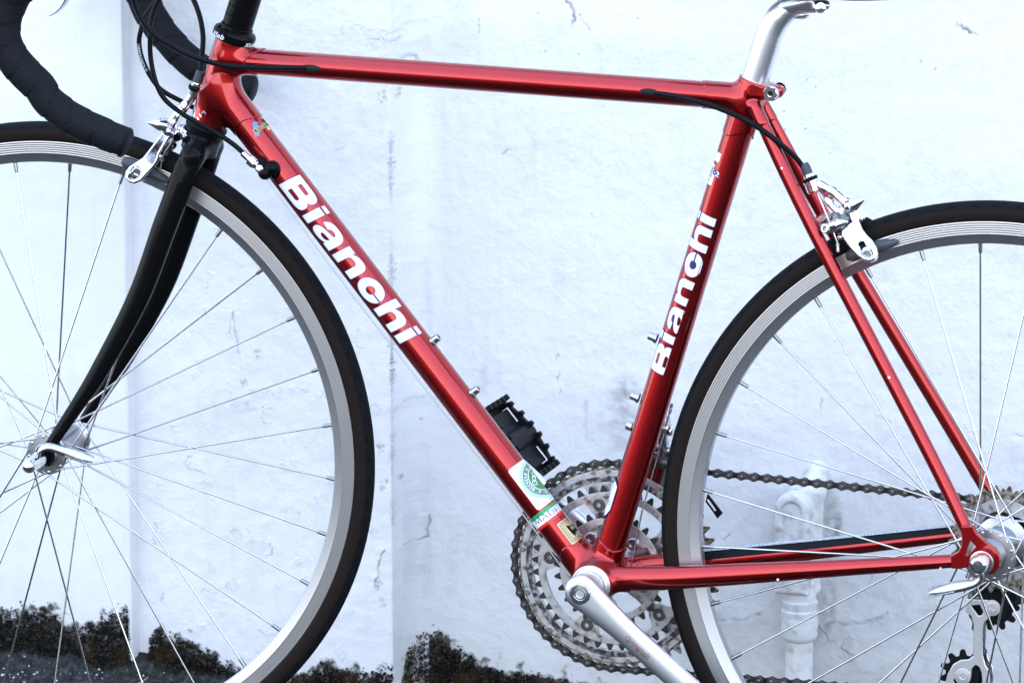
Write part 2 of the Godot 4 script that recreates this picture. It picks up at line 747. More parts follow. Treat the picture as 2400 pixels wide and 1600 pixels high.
func materials() -> void:
	var red := mat(Color(0.36, 0.007, 0.008), 0.35, 1.0)
	red.clearcoat_enabled = true
	red.clearcoat = 1.0
	red.clearcoat_roughness = 0.04
	M.red = red
	M.scuff = mat(Color(0.045, 0.012, 0.012), 0.6)
	var pol := mat(Color(0.86, 0.87, 0.89), 0.14, 1.0)
	pol.roughness_texture = noise_tex(0.02, [], 3)
	pol.roughness = 0.26
	M.polished = tri(pol, 14.0)
	M.post = mat(Color(0.84, 0.85, 0.87), 0.36, 1.0)
	M.lever = mat(Color(0.52, 0.53, 0.55), 0.26, 1.0)
	M.satin = mat(Color(0.78, 0.79, 0.81), 0.38, 1.0)
	M.chrome = mat(Color(0.8, 0.8, 0.81), 0.08, 1.0)
	M.steel = mat(Color(0.52, 0.52, 0.53), 0.3, 1.0)
	M.spoke = mat(Color(0.62, 0.62, 0.63), 0.22, 1.0)
	M.nipple = mat(Color(0.35, 0.34, 0.33), 0.35, 1.0)
	M.dark_steel = mat(Color(0.17, 0.165, 0.165), 0.34, 0.9)
	M.chain = mat(Color(0.24, 0.225, 0.21), 0.36, 0.9)
	M.black_gloss = mat(Color(0.004, 0.004, 0.005), 0.16)
	M.black = mat(Color(0.006, 0.006, 0.0065), 0.4)
	M.cable = mat(Color(0.006, 0.007, 0.009), 0.3)
	M.plastic = mat(Color(0.008, 0.0085, 0.010), 0.45)
	for k in ["black_gloss", "black", "cable", "plastic"]:
		M[k].metallic_specular = 0.2
	M.hole = mat(Color(0.004, 0.004, 0.004), 0.8)
	M.pad = mat(Color(0.045, 0.05, 0.06), 0.55)
	M.white = mat(Color(0.82, 0.85, 0.87), 0.25)
	M.navy = mat(Color(0.035, 0.02, 0.12), 0.35)
	M.rim = mat(Color(0.50, 0.505, 0.52), 0.40, 1.0)
	M.track = mat(Color(0.55, 0.54, 0.535), 0.36, 1.0)
	M.link_outer = mat(Color(0.12, 0.112, 0.108), 0.3, 0.9)
	M.link_inner = mat(Color(0.03, 0.028, 0.027), 0.4, 0.8)
	M.pin = mat(Color(0.25, 0.24, 0.235), 0.3, 1.0)
	var fork := mat(Color(0.004, 0.004, 0.0045), 0.2)
	fork.metallic_specular = 0.22
	M.fork = fork
	var tape := mat(Color(0.010, 0.011, 0.014), 0.66)
	tape.metallic_specular = 0.2
	tape.normal_enabled = true
	tape.normal_texture = bump_tex(0.06, 3.0, 11)
	tape.normal_scale = 0.5
	M.tape = tri(tape, 22.0)
	# grubby chainrings: bare alloy with brown grease
	var grime := mat(Color(1, 1, 1), 0.42, 0.95)
	grime.albedo_texture = noise_tex(0.012, [[0.0, 0.22, 0.36, 0.6, 1.0], [Color(0.06, 0.05, 0.042), Color(0.30, 0.28, 0.265), Color(0.54, 0.52, 0.53), Color(0.62, 0.61, 0.625), Color(0.70, 0.69, 0.71)]], 21, 512, FastNoiseLite.TYPE_SIMPLEX_SMOOTH, 5)
	M.ring = tri(grime, 12.0)
	var grime2 := mat(Color(1, 1, 1), 0.45, 0.7)
	grime2.albedo_texture = noise_tex(0.02, [[0.0, 0.34, 0.48, 0.7, 1.0], [Color(0.03, 0.025, 0.02), Color(0.12, 0.10, 0.08), Color(0.26, 0.225, 0.185), Color(0.34, 0.30, 0.25), Color(0.44, 0.40, 0.35)]], 23, 512, FastNoiseLite.TYPE_SIMPLEX_SMOOTH, 5)
	M.ring_dirty = tri(grime2, 16.0)
	var grime3 := mat(Color(1, 1, 1), 0.4, 0.8)
	grime3.albedo_texture = noise_tex(0.03, [[0.0, 0.4, 0.55, 0.7, 1.0], [Color(0.03, 0.03, 0.032), Color(0.09, 0.09, 0.095), Color(0.22, 0.21, 0.21), Color(0.42, 0.41, 0.41), Color(0.6, 0.6, 0.6)]], 29, 256, FastNoiseLite.TYPE_SIMPLEX_SMOOTH, 4)
	M.grime_dark = tri(grime3, 14.0)
	M.teeth = mat(Color(0.05, 0.045, 0.04), 0.4, 0.6)
	# tyre: a darker tread band between brown-black sidewalls, marked with small wedges
	var im := Image.create(256, 128, false, Image.FORMAT_RGB8)
	var n := FastNoiseLite.new()
	n.seed = 5
	n.frequency = 0.11
	for y in 128:
		for x in 256:
			var t := absf(y / 127.0 - 0.5) * 2.0
			var c := Color(0.0105, 0.011, 0.0125)
			if t > 0.42:
				c = Color(0.017, 0.0130, 0.0110)
				if (x + y) % 3 == 0:
					c *= 0.8
			elif t > 0.36:
				c = Color(0.009, 0.009, 0.010)
			var u := fposmod(x / 64.0, 1.0)
			if t > 0.12 and t < 0.34:
				var q := (t - 0.12) / 0.22
				var side := 0.2 + 0.45 * q if y < 64 else 0.3 + 0.4 * q
				if u > side - 0.16 * q and u < side + 0.22 and (absf(u - side + 0.16 * q) < 0.035 or absf(u - side - 0.22) < 0.035 or q > 0.86):
					c = Color(0.004, 0.004, 0.0045)
			c *= 1.0 + 0.22 * n.get_noise_2d(x, y)
			im.set_pixel(x, y, c.linear_to_srgb())
	im.generate_mipmaps()
	var tyre := mat(Color(1, 1, 1), 0.55)
	tyre.metallic_specular = 0.12
	tyre.albedo_texture = ImageTexture.create_from_image(im)
	M.tyre = tyre
	M.guard = mat(Color(0.008, 0.009, 0.012), 0.45)
	M.guard.metallic_specular = 0.2
	M.hub = mat(Color(0.44, 0.445, 0.46), 0.34, 1.0)
	M.blue = mat(Color(0.08, 0.28, 0.85), 0.3)
	M.yellow = mat(Color(0.75, 0.62, 0.10), 0.35)
	M.mint = mat(Color(0.36, 0.72, 0.58), 0.3)
	M.grey = mat(Color(0.16, 0.20, 0.18), 0.3)
	M.green = mat(Color(0.05, 0.20, 0.06), 0.3)
	M.flag_green = mat(Color(0.01, 0.33, 0.09), 0.25)
	M.flag_red = mat(Color(0.72, 0.03, 0.02), 0.25)
	M.gold = mat(Color(0.58, 0.47, 0.25), 0.35)
	M.purple = mat(Color(0.06, 0.04, 0.20), 0.4)


# ---------------------------------------------------------------- frame
func build_frame() -> void:
	var fr := holder("frame")
	var ht0 := V3(-821.6, 345.5, 0)
	var ht1 := V3(-796.2, 430.5, 0)
	var dth := V3(-812.2, 384.9, 0)
	var dtb := V3(-396.5, -82.5, 0)
	var stt := V3(-258.5, 436.5, 0)
	var tt0 := V3(-803.7, 410.6, 0)
	var tt1 := V3(-266.0, 413.9, 0)
	var m := MB.new()
	tube(m, [V3(-806, 410.6, 0), tt1], 12.9, 40)
	part("top_tube", m, M.red, fr)
	m = MB.new()
	tube(m, [dth, dtb], 15.9, 44)
	part("down_tube", m, M.red, fr)
	m = MB.new()
	tube(m, [BB, stt - AXIS_D * 8.0], 14.3, 44)
	part("seat_tube", m, M.red, fr)
	var hd := (ht1 - ht0).normalized()
	m = MB.new()
	lathe(m, ht0, hd, [Vector2(0, 0), Vector2(0, 16.6), Vector2(20, 16.4), Vector2(70, 16.4), Vector2(88.6, 16.6), Vector2(88.6, 0)], 44)
	part("head_tube", m, M.red, fr)
	# lugs: sleeves blended where the tubes meet
	var td := (tt1 - tt0).normalized()
	var dd := (dtb - dth).normalized()
	var sd := (stt - BB).normalized()
	var dn := V3(dd.y, -dd.x, 0) * -1.0
	var upper := func(p: Vector3) -> float:
		var a := sleeve_d(p, ht0, hd, 17.3, 47.0, 88.7)
		var w := p - tt0
		var ang := atan2(w.y, w.z)
		var b := sleeve_d(p, tt0, td, 13.9, 0.0, 30.0 + 5.0 * cos(2.0 * ang - 3.4) + 7.0 * maxf(0.0, sin(ang)))
		return smin(a, b, 9.0)
	m = MB.new()
	sdf(m, upper, V3(-830, 385, -21), V3(-755, 440, 21), 1.3)
	part("upper_head_lug", m, M.red, fr)
	var lower := func(p: Vector3) -> float:
		var a := sleeve_d(p, ht0, hd, 17.4, 0.0, 58.0 - 10.0 * clampf((p.x + 820.0) / 20.0, -1.0, 1.0) * -1.0 - 10.0)
		var w := p - dth
		var ang := atan2(w.dot(dn), w.z)
		var b := sleeve_d(p, dth, dd, 17.0, 0.0, 47.0 + 6.0 * sin(ang) * sin(ang))
		return smin(a, b, 13.0)
	m = MB.new()
	sdf(m, lower, V3(-845, 335, -21), V3(-755, 412, 21), 1.3)
	part("lower_head_lug", m, M.red, fr)
	var cluster := func(p: Vector3) -> float:
		var a := sleeve_d(p, BB, sd, 15.5, 470.0 + 4.0 * sin(2.0 * atan2(p.z, p.x + 272.0)), 527.5)
		var b := sleeve_d(p, tt1, -td, 13.8, 0.0, 41.0 - 4.0 * cos(2.0 * atan2(p.y - tt1.y, p.z)))
		var d := smin(a, b, 8.0)
		var e1 := cap_d(p, V3(-257, 424, 9.5), V3(-240, 421.5, 9.5), 8.5, 7.6)
		var e2 := cap_d(p, V3(-257, 424, -9.5), V3(-240, 421.5, -9.5), 8.5, 7.6)
		e1 = maxf(e1, absf(p.z - 9.0) - 7.0)
		e2 = maxf(e2, absf(p.z + 9.0) - 7.0)
		d = smin(d, minf(e1, e2), 5.0)
		for s in [1.0, -1.0]:
			d = smin(d, cap_d(p, V3(-255.5, 408, 12.5 * s), V3(-247, 393, 15.0 * s), 6.6, 7.0), 4.0)
		var top := (p - BB).dot(sd) - 524.5
		d = maxf(d, top)
		return d
	m = MB.new()
	sdf(m, cluster, V3(-312, 366, -23), V3(-226, 444, 23), 1.25)
	part("seat_lug", m, M.red, fr)
	var shell := func(p: Vector3) -> float:
		var q := p - BB
		var a := maxf(Vector2(q.x, q.y).length() - 20.6, absf(q.z) - 34.0)
		var b := sleeve_d(p, BB, sd, 15.7, 0.0, 38.0 + 3.5 * cos(3.0 * atan2(q.x, q.z) + 0.6))
		var w := p - dtb
		var c := sleeve_d(p, dtb, -dd, 17.2, 0.0, 47.0 + 3.5 * cos(3.0 * atan2(w.dot(dn), w.z)))
		var d := smin(smin(a, b, 9.0), c, 9.0)
		for s in [1.0, -1.0]:
			var a0 := V3(-390, -72, 20.0 * s)
			var cd := (V3(-303.7, -58.0, 31.0 * s) - a0).normalized()
			var w2 := p - a0
			var t := w2.dot(cd)
			var rest := w2 - cd * t
			var el := (Vector2(Vector2(rest.x, rest.y).length() / 12.6, rest.z / 9.2).length() - 1.0) * 10.0
			d = smin(d, maxf(el, maxf(t - 33.0 - 3.0 * cos(rest.y * 0.35), -t)), 8.0)
		return maxf(d, absf(q.z) - 34.0)
	m = MB.new()
	sdf(m, shell, V3(-436, -104, -38), V3(-340, -28, 38), 1.5)
	part("bottom_bracket_shell", m, M.red, fr)
	for s in [1.0, -1.0]:
		m = MB.new()
		tube(m, spl([V3(-253.0, 404, 13.5 * s), V3(-190.5, 298.5, 25.5 * s), V3(-58.4, 93.2, 50.0 * s), V3(-17.5, 26.5, 60.0 * s)], 6), [6.0, 6.7, 6.8, 6.8, 6.6, 6.0], 22)
		part("seat_stay", m, M.red, fr)
		m = MB.new()
		tube(m, spl([V3(-372, -67.8, 23.0 * s), V3(-303.7, -57.0, 31.0 * s), V3(-170, -31, 46.0 * s), V3(-27, -2.8, 62.0 * s)], 6), [Vector2(9, 12), Vector2(8.8, 12), Vector2(8, 10.5), Vector2(7, 8), Vector2(6.2, 6.4)], 24, V3(0, 1, 0))
		part("chain_stay", m, M.red, fr)
		m = MB.new()
		var outl := arr2([[-22, 33], [-10.3, 34.7], [-6.8, 27.9], [2.2, 20.9], [12, 15.2], [17.1, 7.4], [17.2, -2.1], [12.9, -9.3], [7.1, -10.8], [5.2, -5], [0.9, 1.7], [-5.4, 2.6], [-10.8, -1.2], [-13.7, -6.3], [-20.7, -8.5], [-29.3, -9.2], [-30.5, 3.1], [-23.1, 8.6], [-20, 16.1]])
		var z0: float = 62.0 if s > 0.0 else -69.0
		prism(m, outl, [arr2([[-11.9, 20], [-6.7, 14.8], [-13.9, 5.6], [-16.3, 6.2]])], z0, z0 + 7.0, 1.2, 2)
		part("dropout", m, M.red, fr)
	m = MB.new()
	rod(m, V3(-189.4, 300.2, -24), V3(-189.4, 300.2, 24), 6.0, 18)
	part("brake_bridge", m, M.red, fr)
	# strip of tape that guards the far chain stay, its upper edge worn white
	var worn := mat(Color(1, 1, 1), 0.5)
	worn.albedo_texture = noise_tex(0.09, [[0.0, 0.36, 0.46, 1.0], [Color(0.03, 0.033, 0.04), Color(0.06, 0.065, 0.075), Color(0.55, 0.60, 0.64), Color(0.75, 0.80, 0.83)]], 51, 256)
	tri(worn, 30.0)
	var mid_line := spl([V3(-303.7, -55.5, -31.3), V3(-170, -29.5, -46.0), V3(-38, -2.6, -61.0)], 12)
	for bd in [["chain_stay_guard", 0.18, 1.02, 0.35, M.guard], ["worn_guard_edge", 1.02, 1.8, 0.45, worn]]:
		m = MB.new()
		var cnt := mid_line.size()
		for i in cnt:
			var f: float = float(i) / (cnt - 1)
			for k in 9:
				var a: float = lerpf(bd[1], bd[2], k / 8.0)
				var off := V3(0, sin(a) * (lerpf(12.0, 7.7, f) + bd[3]), cos(a) * (lerpf(8.8, 6.6, f) + bd[3]))
				m.add(mid_line[i] + off, Vector2(f, k), V3(0, off.y * 0.6, off.z).normalized())
		for i in cnt - 1:
			for k in 8:
				m.quad(i * 9 + k, i * 9 + k + 1, i * 9 + k + 10, i * 9 + k + 9, m.n[i * 9 + k])
		part(bd[0], m, bd[4], fr)
	# cable ports in the top tube
	for pt in [[V3(-708.6, 410.8, 11.2), 1.0], [V3(-361.0, 414.2, 10.6), 1.0]]:
		m = MB.new()
		var w := pt[0] as Vector3
		sdf(m, func(p: Vector3) -> float:
			var q := p - V3(w.x, w.y - 0.4, w.z)
			return (Vector3(q.x / 13.0, q.y / 4.0, q.z / 3.2).length() - 1.0) * 3.2, w + V3(-15, -6, -5), w + V3(15, 6, 5), 0.8)
		part("cable_port", m, M.hole, fr)
	# bottle cage bolts
	for b in [[V3(-575.4, 148.2, 0), dn], [V3(-532.5, 100.1, 0), dn], [V3(-351.3, 171.5, 0), V3(-0.965, 0.262, 0)], [V3(-367.2, 110.4, 0), V3(-0.965, 0.262, 0)]]:
		m = MB.new()
		var o: Vector3 = b[0] - b[1] * 4.0
		lathe(m, o, b[1], [Vector2(0, 5), Vector2(2.2, 5), Vector2(2.6, 4.2), Vector2(3.2, 4.2), Vector2(3.2, 3.9), Vector2(8.2, 3.9), Vector2(8.8, 3.4), Vector2(8.8, 2.0), Vector2(6.5, 2.0), Vector2(6.5, 0)], 20)
		part("bottle_bolt", m, M.steel, fr)
	# seat clamp bolt
	m = MB.new()
	lathe(m, V3(-239.3, 422.2, 13), V3(0, 0, 1), [Vector2(0, 7.0), Vector2(5.4, 7.0), Vector2(6.3, 6.2), Vector2(6.3, 3.0), Vector2(4.0, 3.0), Vector2(4.0, 0)], 32)
	part("clamp_bolt", m, M.chrome, fr)
	m = MB.new()
	lathe(m, V3(-239.3, 422.2, -22), V3(0, 0, 1), [Vector2(0, 0), Vector2(0, 6.4), Vector2(6, 6.4)], 32)
	part("clamp_nut", m, M.chrome, fr)
	m = MB.new()
	lathe(m, V3(-239.3, 422.2, 17.2), V3(0, 0, 1), [Vector2(0, 2.9), Vector2(0.3, 0)], 6)
	part("clamp_bolt_socket", m, M.hole, fr)
	# chips in the paint
	for c in [[V3(-222.6, 353.0, 26.5), 1.1], [V3(-103.0, 165.0, 48.6), 1.3], [V3(-203.0, -44.0, 48.8), 1.2], [V3(-40, -10.5, 66.5), 0.9], [V3(-260.5, 415.0, 14.5), 0.5]]:
		m = MB.new()
		lathe(m, c[0], V3(0.2, 0.1, 1), [Vector2(-1.5, c[1]), Vector2(0.25, c[1]), Vector2(0.3, 0)], 8)
		part("paint_chip", m, M.white, fr)
	var dw := Wrap.new(dth, V3(-398.9, -80, 0), 15.9, V3(0.7474, 0.6643, 0))
	for q in [[Vector2(437.0, -9.5), 4.6, 1.8], [Vector2(445.5, -11.0), 3.2, 1.2], [Vector2(450.0, -6.5), 1.4, 0.7], [Vector2(300.0, 24.0), 0.8, 0.5], [Vector2(398.0, 10.0), 0.6, 0.5]]:
		m = MB.new()
		var blot := PackedVector2Array()
		for k in 14:
			var an := TAU * k / 14.0
			var rr := 1.0 + 0.35 * sin(an * 3.0 + q[1]) + 0.2 * sin(an * 5.0)
			blot.append(q[0] + Vector2(cos(an) * q[1], sin(an) * q[2]) * rr)
		decal(m, dw, blot, [], 0.05, 0.7)
		part("scuff", m, M.scuff, fr)
	# bolt heads for the gear cable stop under the down tube
	m = MB.new()
	var stop := func(p: Vector3) -> float:
		var d := cap_d(p, V3(-757.5, 313.0, 16), V3(-751.0, 303.5, 22), 6.5, 6.5)
		d = smin(d, cap_d(p, V3(-745.5, 305.0, 13), V3(-744.0, 309.0, 19), 8.6, 7.6), 3.0)
		return d
	sdf(m, stop, V3(-774, 290, 0), V3(-730, 326, 34), 1.0)
	part("cable_stop", m, M.black_gloss, fr)
	m = MB.new()
	lathe(m, V3(-755.0, 308.5, 26.5), V3(0.15, 0.1, 1), [Vector2(0, 4.1), Vector2(2.4, 4.0), Vector2(3.6, 2.8), Vector2(3.8, 1.5), Vector2(2.6, 1.5), Vector2(2.6, 0)], 20)
	part("cable_stop_bolt", m, M.chrome, fr)


func rounded(x0: float, y0: float, x1: float, y1: float, r: float) -> PackedVector2Array:
	return path2([[x0 + r, y0], [x1 - r, y0], [x1, y0, x1, y0 + r], [x1, y1 - r], [x1, y1, x1 - r, y1], [x0 + r, y1], [x0, y1, x0, y1 - r], [x0, y0 + r], [x0, y0, x0 + r, y0]])


func build_decals() -> void:
	var fr := bike.get_node("frame") as Node3D
	var dt := Wrap.new(V3(-812.2, 384.9, 0), V3(-398.9, -80, 0), 15.9, V3(0.7474, 0.6643, 0))
	var st := Wrap.new(V3(-396.7, -74.6, 0), V3(-259.7, 431.6, 0), 14.3, V3(-0.965, 0.262, 0))
	word_on(dt, 118.4, 1.0, -7.6, 0.19, fr, M.white, M.navy)
	word_on(st, 220.5, 0.832, -7.8, 0.10, fr, M.white, M.navy)
	# round shop sticker
	var m := MB.new()
	var card := rounded(481.2, 2.0, 531.0, 49.0, 3.5)
	decal(m, dt, card, [], 0.10)
	part("shop_sticker", m, M.white, fr)
	var gc := Vector2(505.5, 26.0)
	var gear := PackedVector2Array()
	for k in 180:
		var a := TAU * k / 180.0
		var rr := 22.4 - 1.3 * pow(absf(sin(a * 18.0)), 3.0)
		gear.append(gc + Vector2(cos(a), sin(a)) * rr)
	m = MB.new()
	decal(m, dt, gear, [], 0.14)
	part("sticker_gear", m, M.mint, fr)
	m = MB.new()
	decal(m, dt, ellipse2(gc, 18.6, 18.6, 48), [], 0.18)
	part("sticker_ring", m, M.grey, fr)
	m = MB.new()
	decal(m, dt, ellipse2(gc, 13.2, 13.2, 40), [ellipse2(gc, 12.5, 12.5, 40)], 0.25)
	var at_dt := func(s: float, t: float, l: float) -> Array:
		return [dt.at(s, t, l), dt.out(t)]
	# a little bicycle and the words round it
	for wheel in [Vector2(506.5, 17.5), Vector2(499.5, 24.5)]:
		decal(m, dt, ellipse2(wheel, 3.0, 3.0, 18), [ellipse2(wheel, 2.3, 2.3, 18)], 0.25, 0.8)
	for l in [[Vector2(506.5, 17.5), Vector2(501.5, 18.0)], [Vector2(501.5, 18.0), Vector2(499.5, 24.5)], [Vector2(506.5, 17.5), Vector2(503.5, 22.5)], [Vector2(503.5, 22.5), Vector2(499.5, 24.5)], [Vector2(503.5, 22.5), Vector2(499.8, 19.6)]]:
		var nn: Vector2 = (l[1] - l[0]).orthogonal().normalized() * 0.32
		decal(m, dt, PackedVector2Array([l[0] - nn, l[1] - nn, l[1] + nn, l[0] + nn]), [], 0.25, 0.8)
	var ring_text := func(txt: String, start: float, per: float, inwards: float) -> void:
		for k in txt.length():
			var a: float = start + per * k
			text_on(m, txt[k], 2.9, func(q: Vector2) -> Array:
				var rad := Vector2(cos(a), sin(a))
				var tan := Vector2(sin(a), -cos(a)) * inwards
				var p: Vector2 = gc + rad * 15.6 + tan * q.x + rad * q.y * inwards
				return at_dt.call(p.x, p.y, 0.26))
	ring_text.call("BICYCLE E", -1.2, -0.19, 1.0)
	ring_text.call("SILICON", -0.28, 0.17, -1.0)
	ring_text.call("P", -0.75, 0.17, -1.0)
	part("sticker_print", m, M.white, fr)
	m = MB.new()
	decal(m, dt, ellipse2(gc, 12.5, 12.5, 40), [], 0.21)
	part("sticker_disc", m, M.green, fr)
	# the striped band: green, white with hand lettering, red
	var band := func(called: String, s0: float, s1: float, mt: Material) -> void:
		var b := MB.new()
		decal(b, dt, PackedVector2Array([Vector2(s0, -49.0), Vector2(s1, -49.0), Vector2(s1, 49.0), Vector2(s0, 49.0)]), [], 0.10)
		part(called, b, mt, fr)
	band.call("green_stripe", 532.6, 536.3, M.flag_green)
	band.call("white_stripe", 536.3, 544.2, M.white)
	band.call("red_stripe", 544.2, 547.2, M.flag_red)
	m = MB.new()
	text_on(m, "MADE IN", 7.0, func(q: Vector2) -> Array: return at_dt.call(540.2 - q.y * 0.9 + 0.15 * q.x, 14.0 + q.x * 1.25, 0.16), false)
	part("stripe_lettering", m, M.purple, fr)
	# gold label
	m = MB.new()
	decal(m, dt, rounded(552.5, 8.4, 578.0, 33.0, 2.0), [], 0.10)
	part("gold_label", m, M.gold, fr)
	m = MB.new()
	for e in [[1.7, 0.55], [3.6, 0.4]]:
		decal(m, dt, rounded(552.5 + e[0], 8.4 + e[0], 578.0 - e[0], 33.0 - e[0], 2.2), [rounded(552.5 + e[0] + e[1], 8.4 + e[0] + e[1], 578.0 - e[0] - e[1], 33.0 - e[0] - e[1], 2.0)], 0.14, 0.9)
	decal(m, dt, path2([[558.5, 15.2], [566.5, 15.2, 573.0, 17.4], [569.5, 21.5], [569, 28], [561.5, 28], [561.5, 20]]), [path2([[562.5, 19], [566, 19], [566, 25], [562.5, 25]])], 0.14, 0.9)
	part("gold_label_print", m, M.black, fr)
	# tubing maker's mark near the head
	m = MB.new()
	decal(m, dt, arr2([[53.6, 10.8], [55.5, 15.6], [68.3, 9.2], [66.6, 4.6]]), [], 0.10, 0.8)
	part("tubing_mark", m, M.blue, fr)
	m = MB.new()
	decal(m, dt, arr2([[64.4, 21.6], [64.6, 25.5], [69.0, 25.0], [68.6, 20.6]]), [], 0.10)
	part("tubing_mark_yellow", m, M.yellow, fr)
	m = MB.new()
	decal(m, dt, arr2([[55.4, 16.4], [56.8, 19.2], [59.5, 18.3], [58.6, 15.2]]), [], 0.10)
	part("tubing_mark_red", m, M.flag_red, fr)
	m = MB.new()
	decal(m, dt, arr2([[60.0, 6.6], [60.0, 31], [64.8, 31], [64.8, 6.6]]), [], 0.14)
	part("tubing_label_edge", m, M.gold, fr)
	m = MB.new()
	decal(m, dt, arr2([[60.5, 7.2], [60.5, 31], [64.3, 31], [64.3, 7.2]]), [], 0.18)
	decal(m, dt, arr2([[56.0, 22.5], [56.0, 31], [60.4, 31], [60.4, 22.5]]), [], 0.12)
	part("tubing_label", m, M.black, fr)
	m = MB.new()
	text_on(m, "CROMOR", 3.0, func(q: Vector2) -> Array: return at_dt.call(62.4 - q.y, 15.4 + q.x * 1.0, 0.24))
	part("tubing_label_print", m, M.gold, fr)
	# seat tube stickers
	var at_st := func(s: float, t: float, l: float) -> Array:
		return [st.at(s, t, l), st.out(t)]
	m = MB.new()
	decal(m, st, rounded(438.6, 7.4, 447.6, 30.0, 1.2), [], 0.1)
	decal(m, st, arr2([[431.0, 11.2], [435.0, 11.8], [436.5, 30.0], [432.5, 30.0]]), [], 0.1)
	decal(m, st, rounded(414.6, 7.8, 428.0, 30.0, 1.6), [], 0.1)
	part("seat_tube_stickers", m, M.white, fr)
	m = MB.new()
	decal(m, st, arr2([[424.5, 0.6], [430.5, 3.5], [432.0, 14.0], [432.0, 30.0], [427.2, 30.0], [426.0, 11.0]]), [], 0.14)
	part("tube_set_mark", m, M.navy, fr)
	m = MB.new()
	text_on(m, "SET·2", 5.0, func(q: Vector2) -> Array: return at_st.call(428.4 + q.y * 1.0 - 0.12 * q.x, 12.6 - q.x * 1.15, 0.2))
	part("tube_set_print", m, M.white, fr)
	m = MB.new()
	text_on(m, "Bianchi", 5.2, func(q: Vector2) -> Array: return at_st.call(424.0 + q.y, 22.6 - q.x * 0.9, 0.16))
	text_on(m, "EXCLUSIVE", 3.0, func(q: Vector2) -> Array: return at_st.call(418.0 + q.y, 22.8 - q.x * 0.9, 0.16))
	part("sticker_words", m, M.navy, fr)
	m = MB.new()
	decal(m, st, arr2([[57.5, 22.0], [64.5, 11.2], [72.4, 7.2], [97.4, 7.2], [102.0, 11.2], [103.0, 44.0], [57.5, 44.0]]), [], 0.1)
	part("lower_seat_tube_sticker_edge", m, M.navy, fr)
	m = MB.new()
	decal(m, st, arr2([[59.2, 22.4], [65.8, 12.0], [73.0, 8.2], [97.0, 8.2], [100.4, 12.0], [101.4, 44.0], [59.2, 44.0]]), [], 0.15)
	part("lower_seat_tube_sticker", m, M.white, fr)
	m = MB.new()
	text_on(m, "LIMITED", 4.6, func(q: Vector2) -> Array: return at_st.call(78.3 + q.y, 21.0 - q.x, 0.2), false)
	part("lower_sticker_print", m, M.navy, fr)
	# marks at the foot of the head tube
	m = MB.new()
	var hw := Wrap.new(V3(-821.6, 345.5, 0), V3(-796.2, 430.5, 0), 17.4, V3(-0.956, 0.292, 0))
	decal(m, hw, arr2([[11.0, 3.6], [14.5, 2.2], [19.0, -0.4], [14.6, -0.6], [11.4, -1.8], [13.0, 1.0]]), [], 0.15, 0.8)
	decal(m, hw, arr2([[7.0, 4.0], [10.6, 6.0], [9.6, 2.6], [7.6, 1.8]]), [], 0.15, 0.8)
	decal(m, hw, arr2([[2.8, 4.4], [5.6, 7.4], [6.0, 5.4], [4.4, 3.4]]), [], 0.15, 0.8)
	part("head_tube_marks", m, M.satin, fr)
	m = MB.new()
	decal(m, hw, arr2([[4.6, 10.0], [12.0, 13.0], [17.0, 20.0], [8.0, 24.0], [3.0, 16.0]]), [arr2([[7.0, 13.0], [11.0, 15.0], [10.0, 19.0], [7.0, 17.0]])], 0.15, 0.8)
	part("head_tube_mark", m, M.satin, fr)
	m = MB.new()
	decal(m, hw, arr2([[56.0, 17.5], [60.0, 18.6], [80.0, 21.0], [80.0, 26.0], [56.0, 26.0]]), [], 0.15, 0.8)
	part("head_tube_mark", m, M.satin, fr)


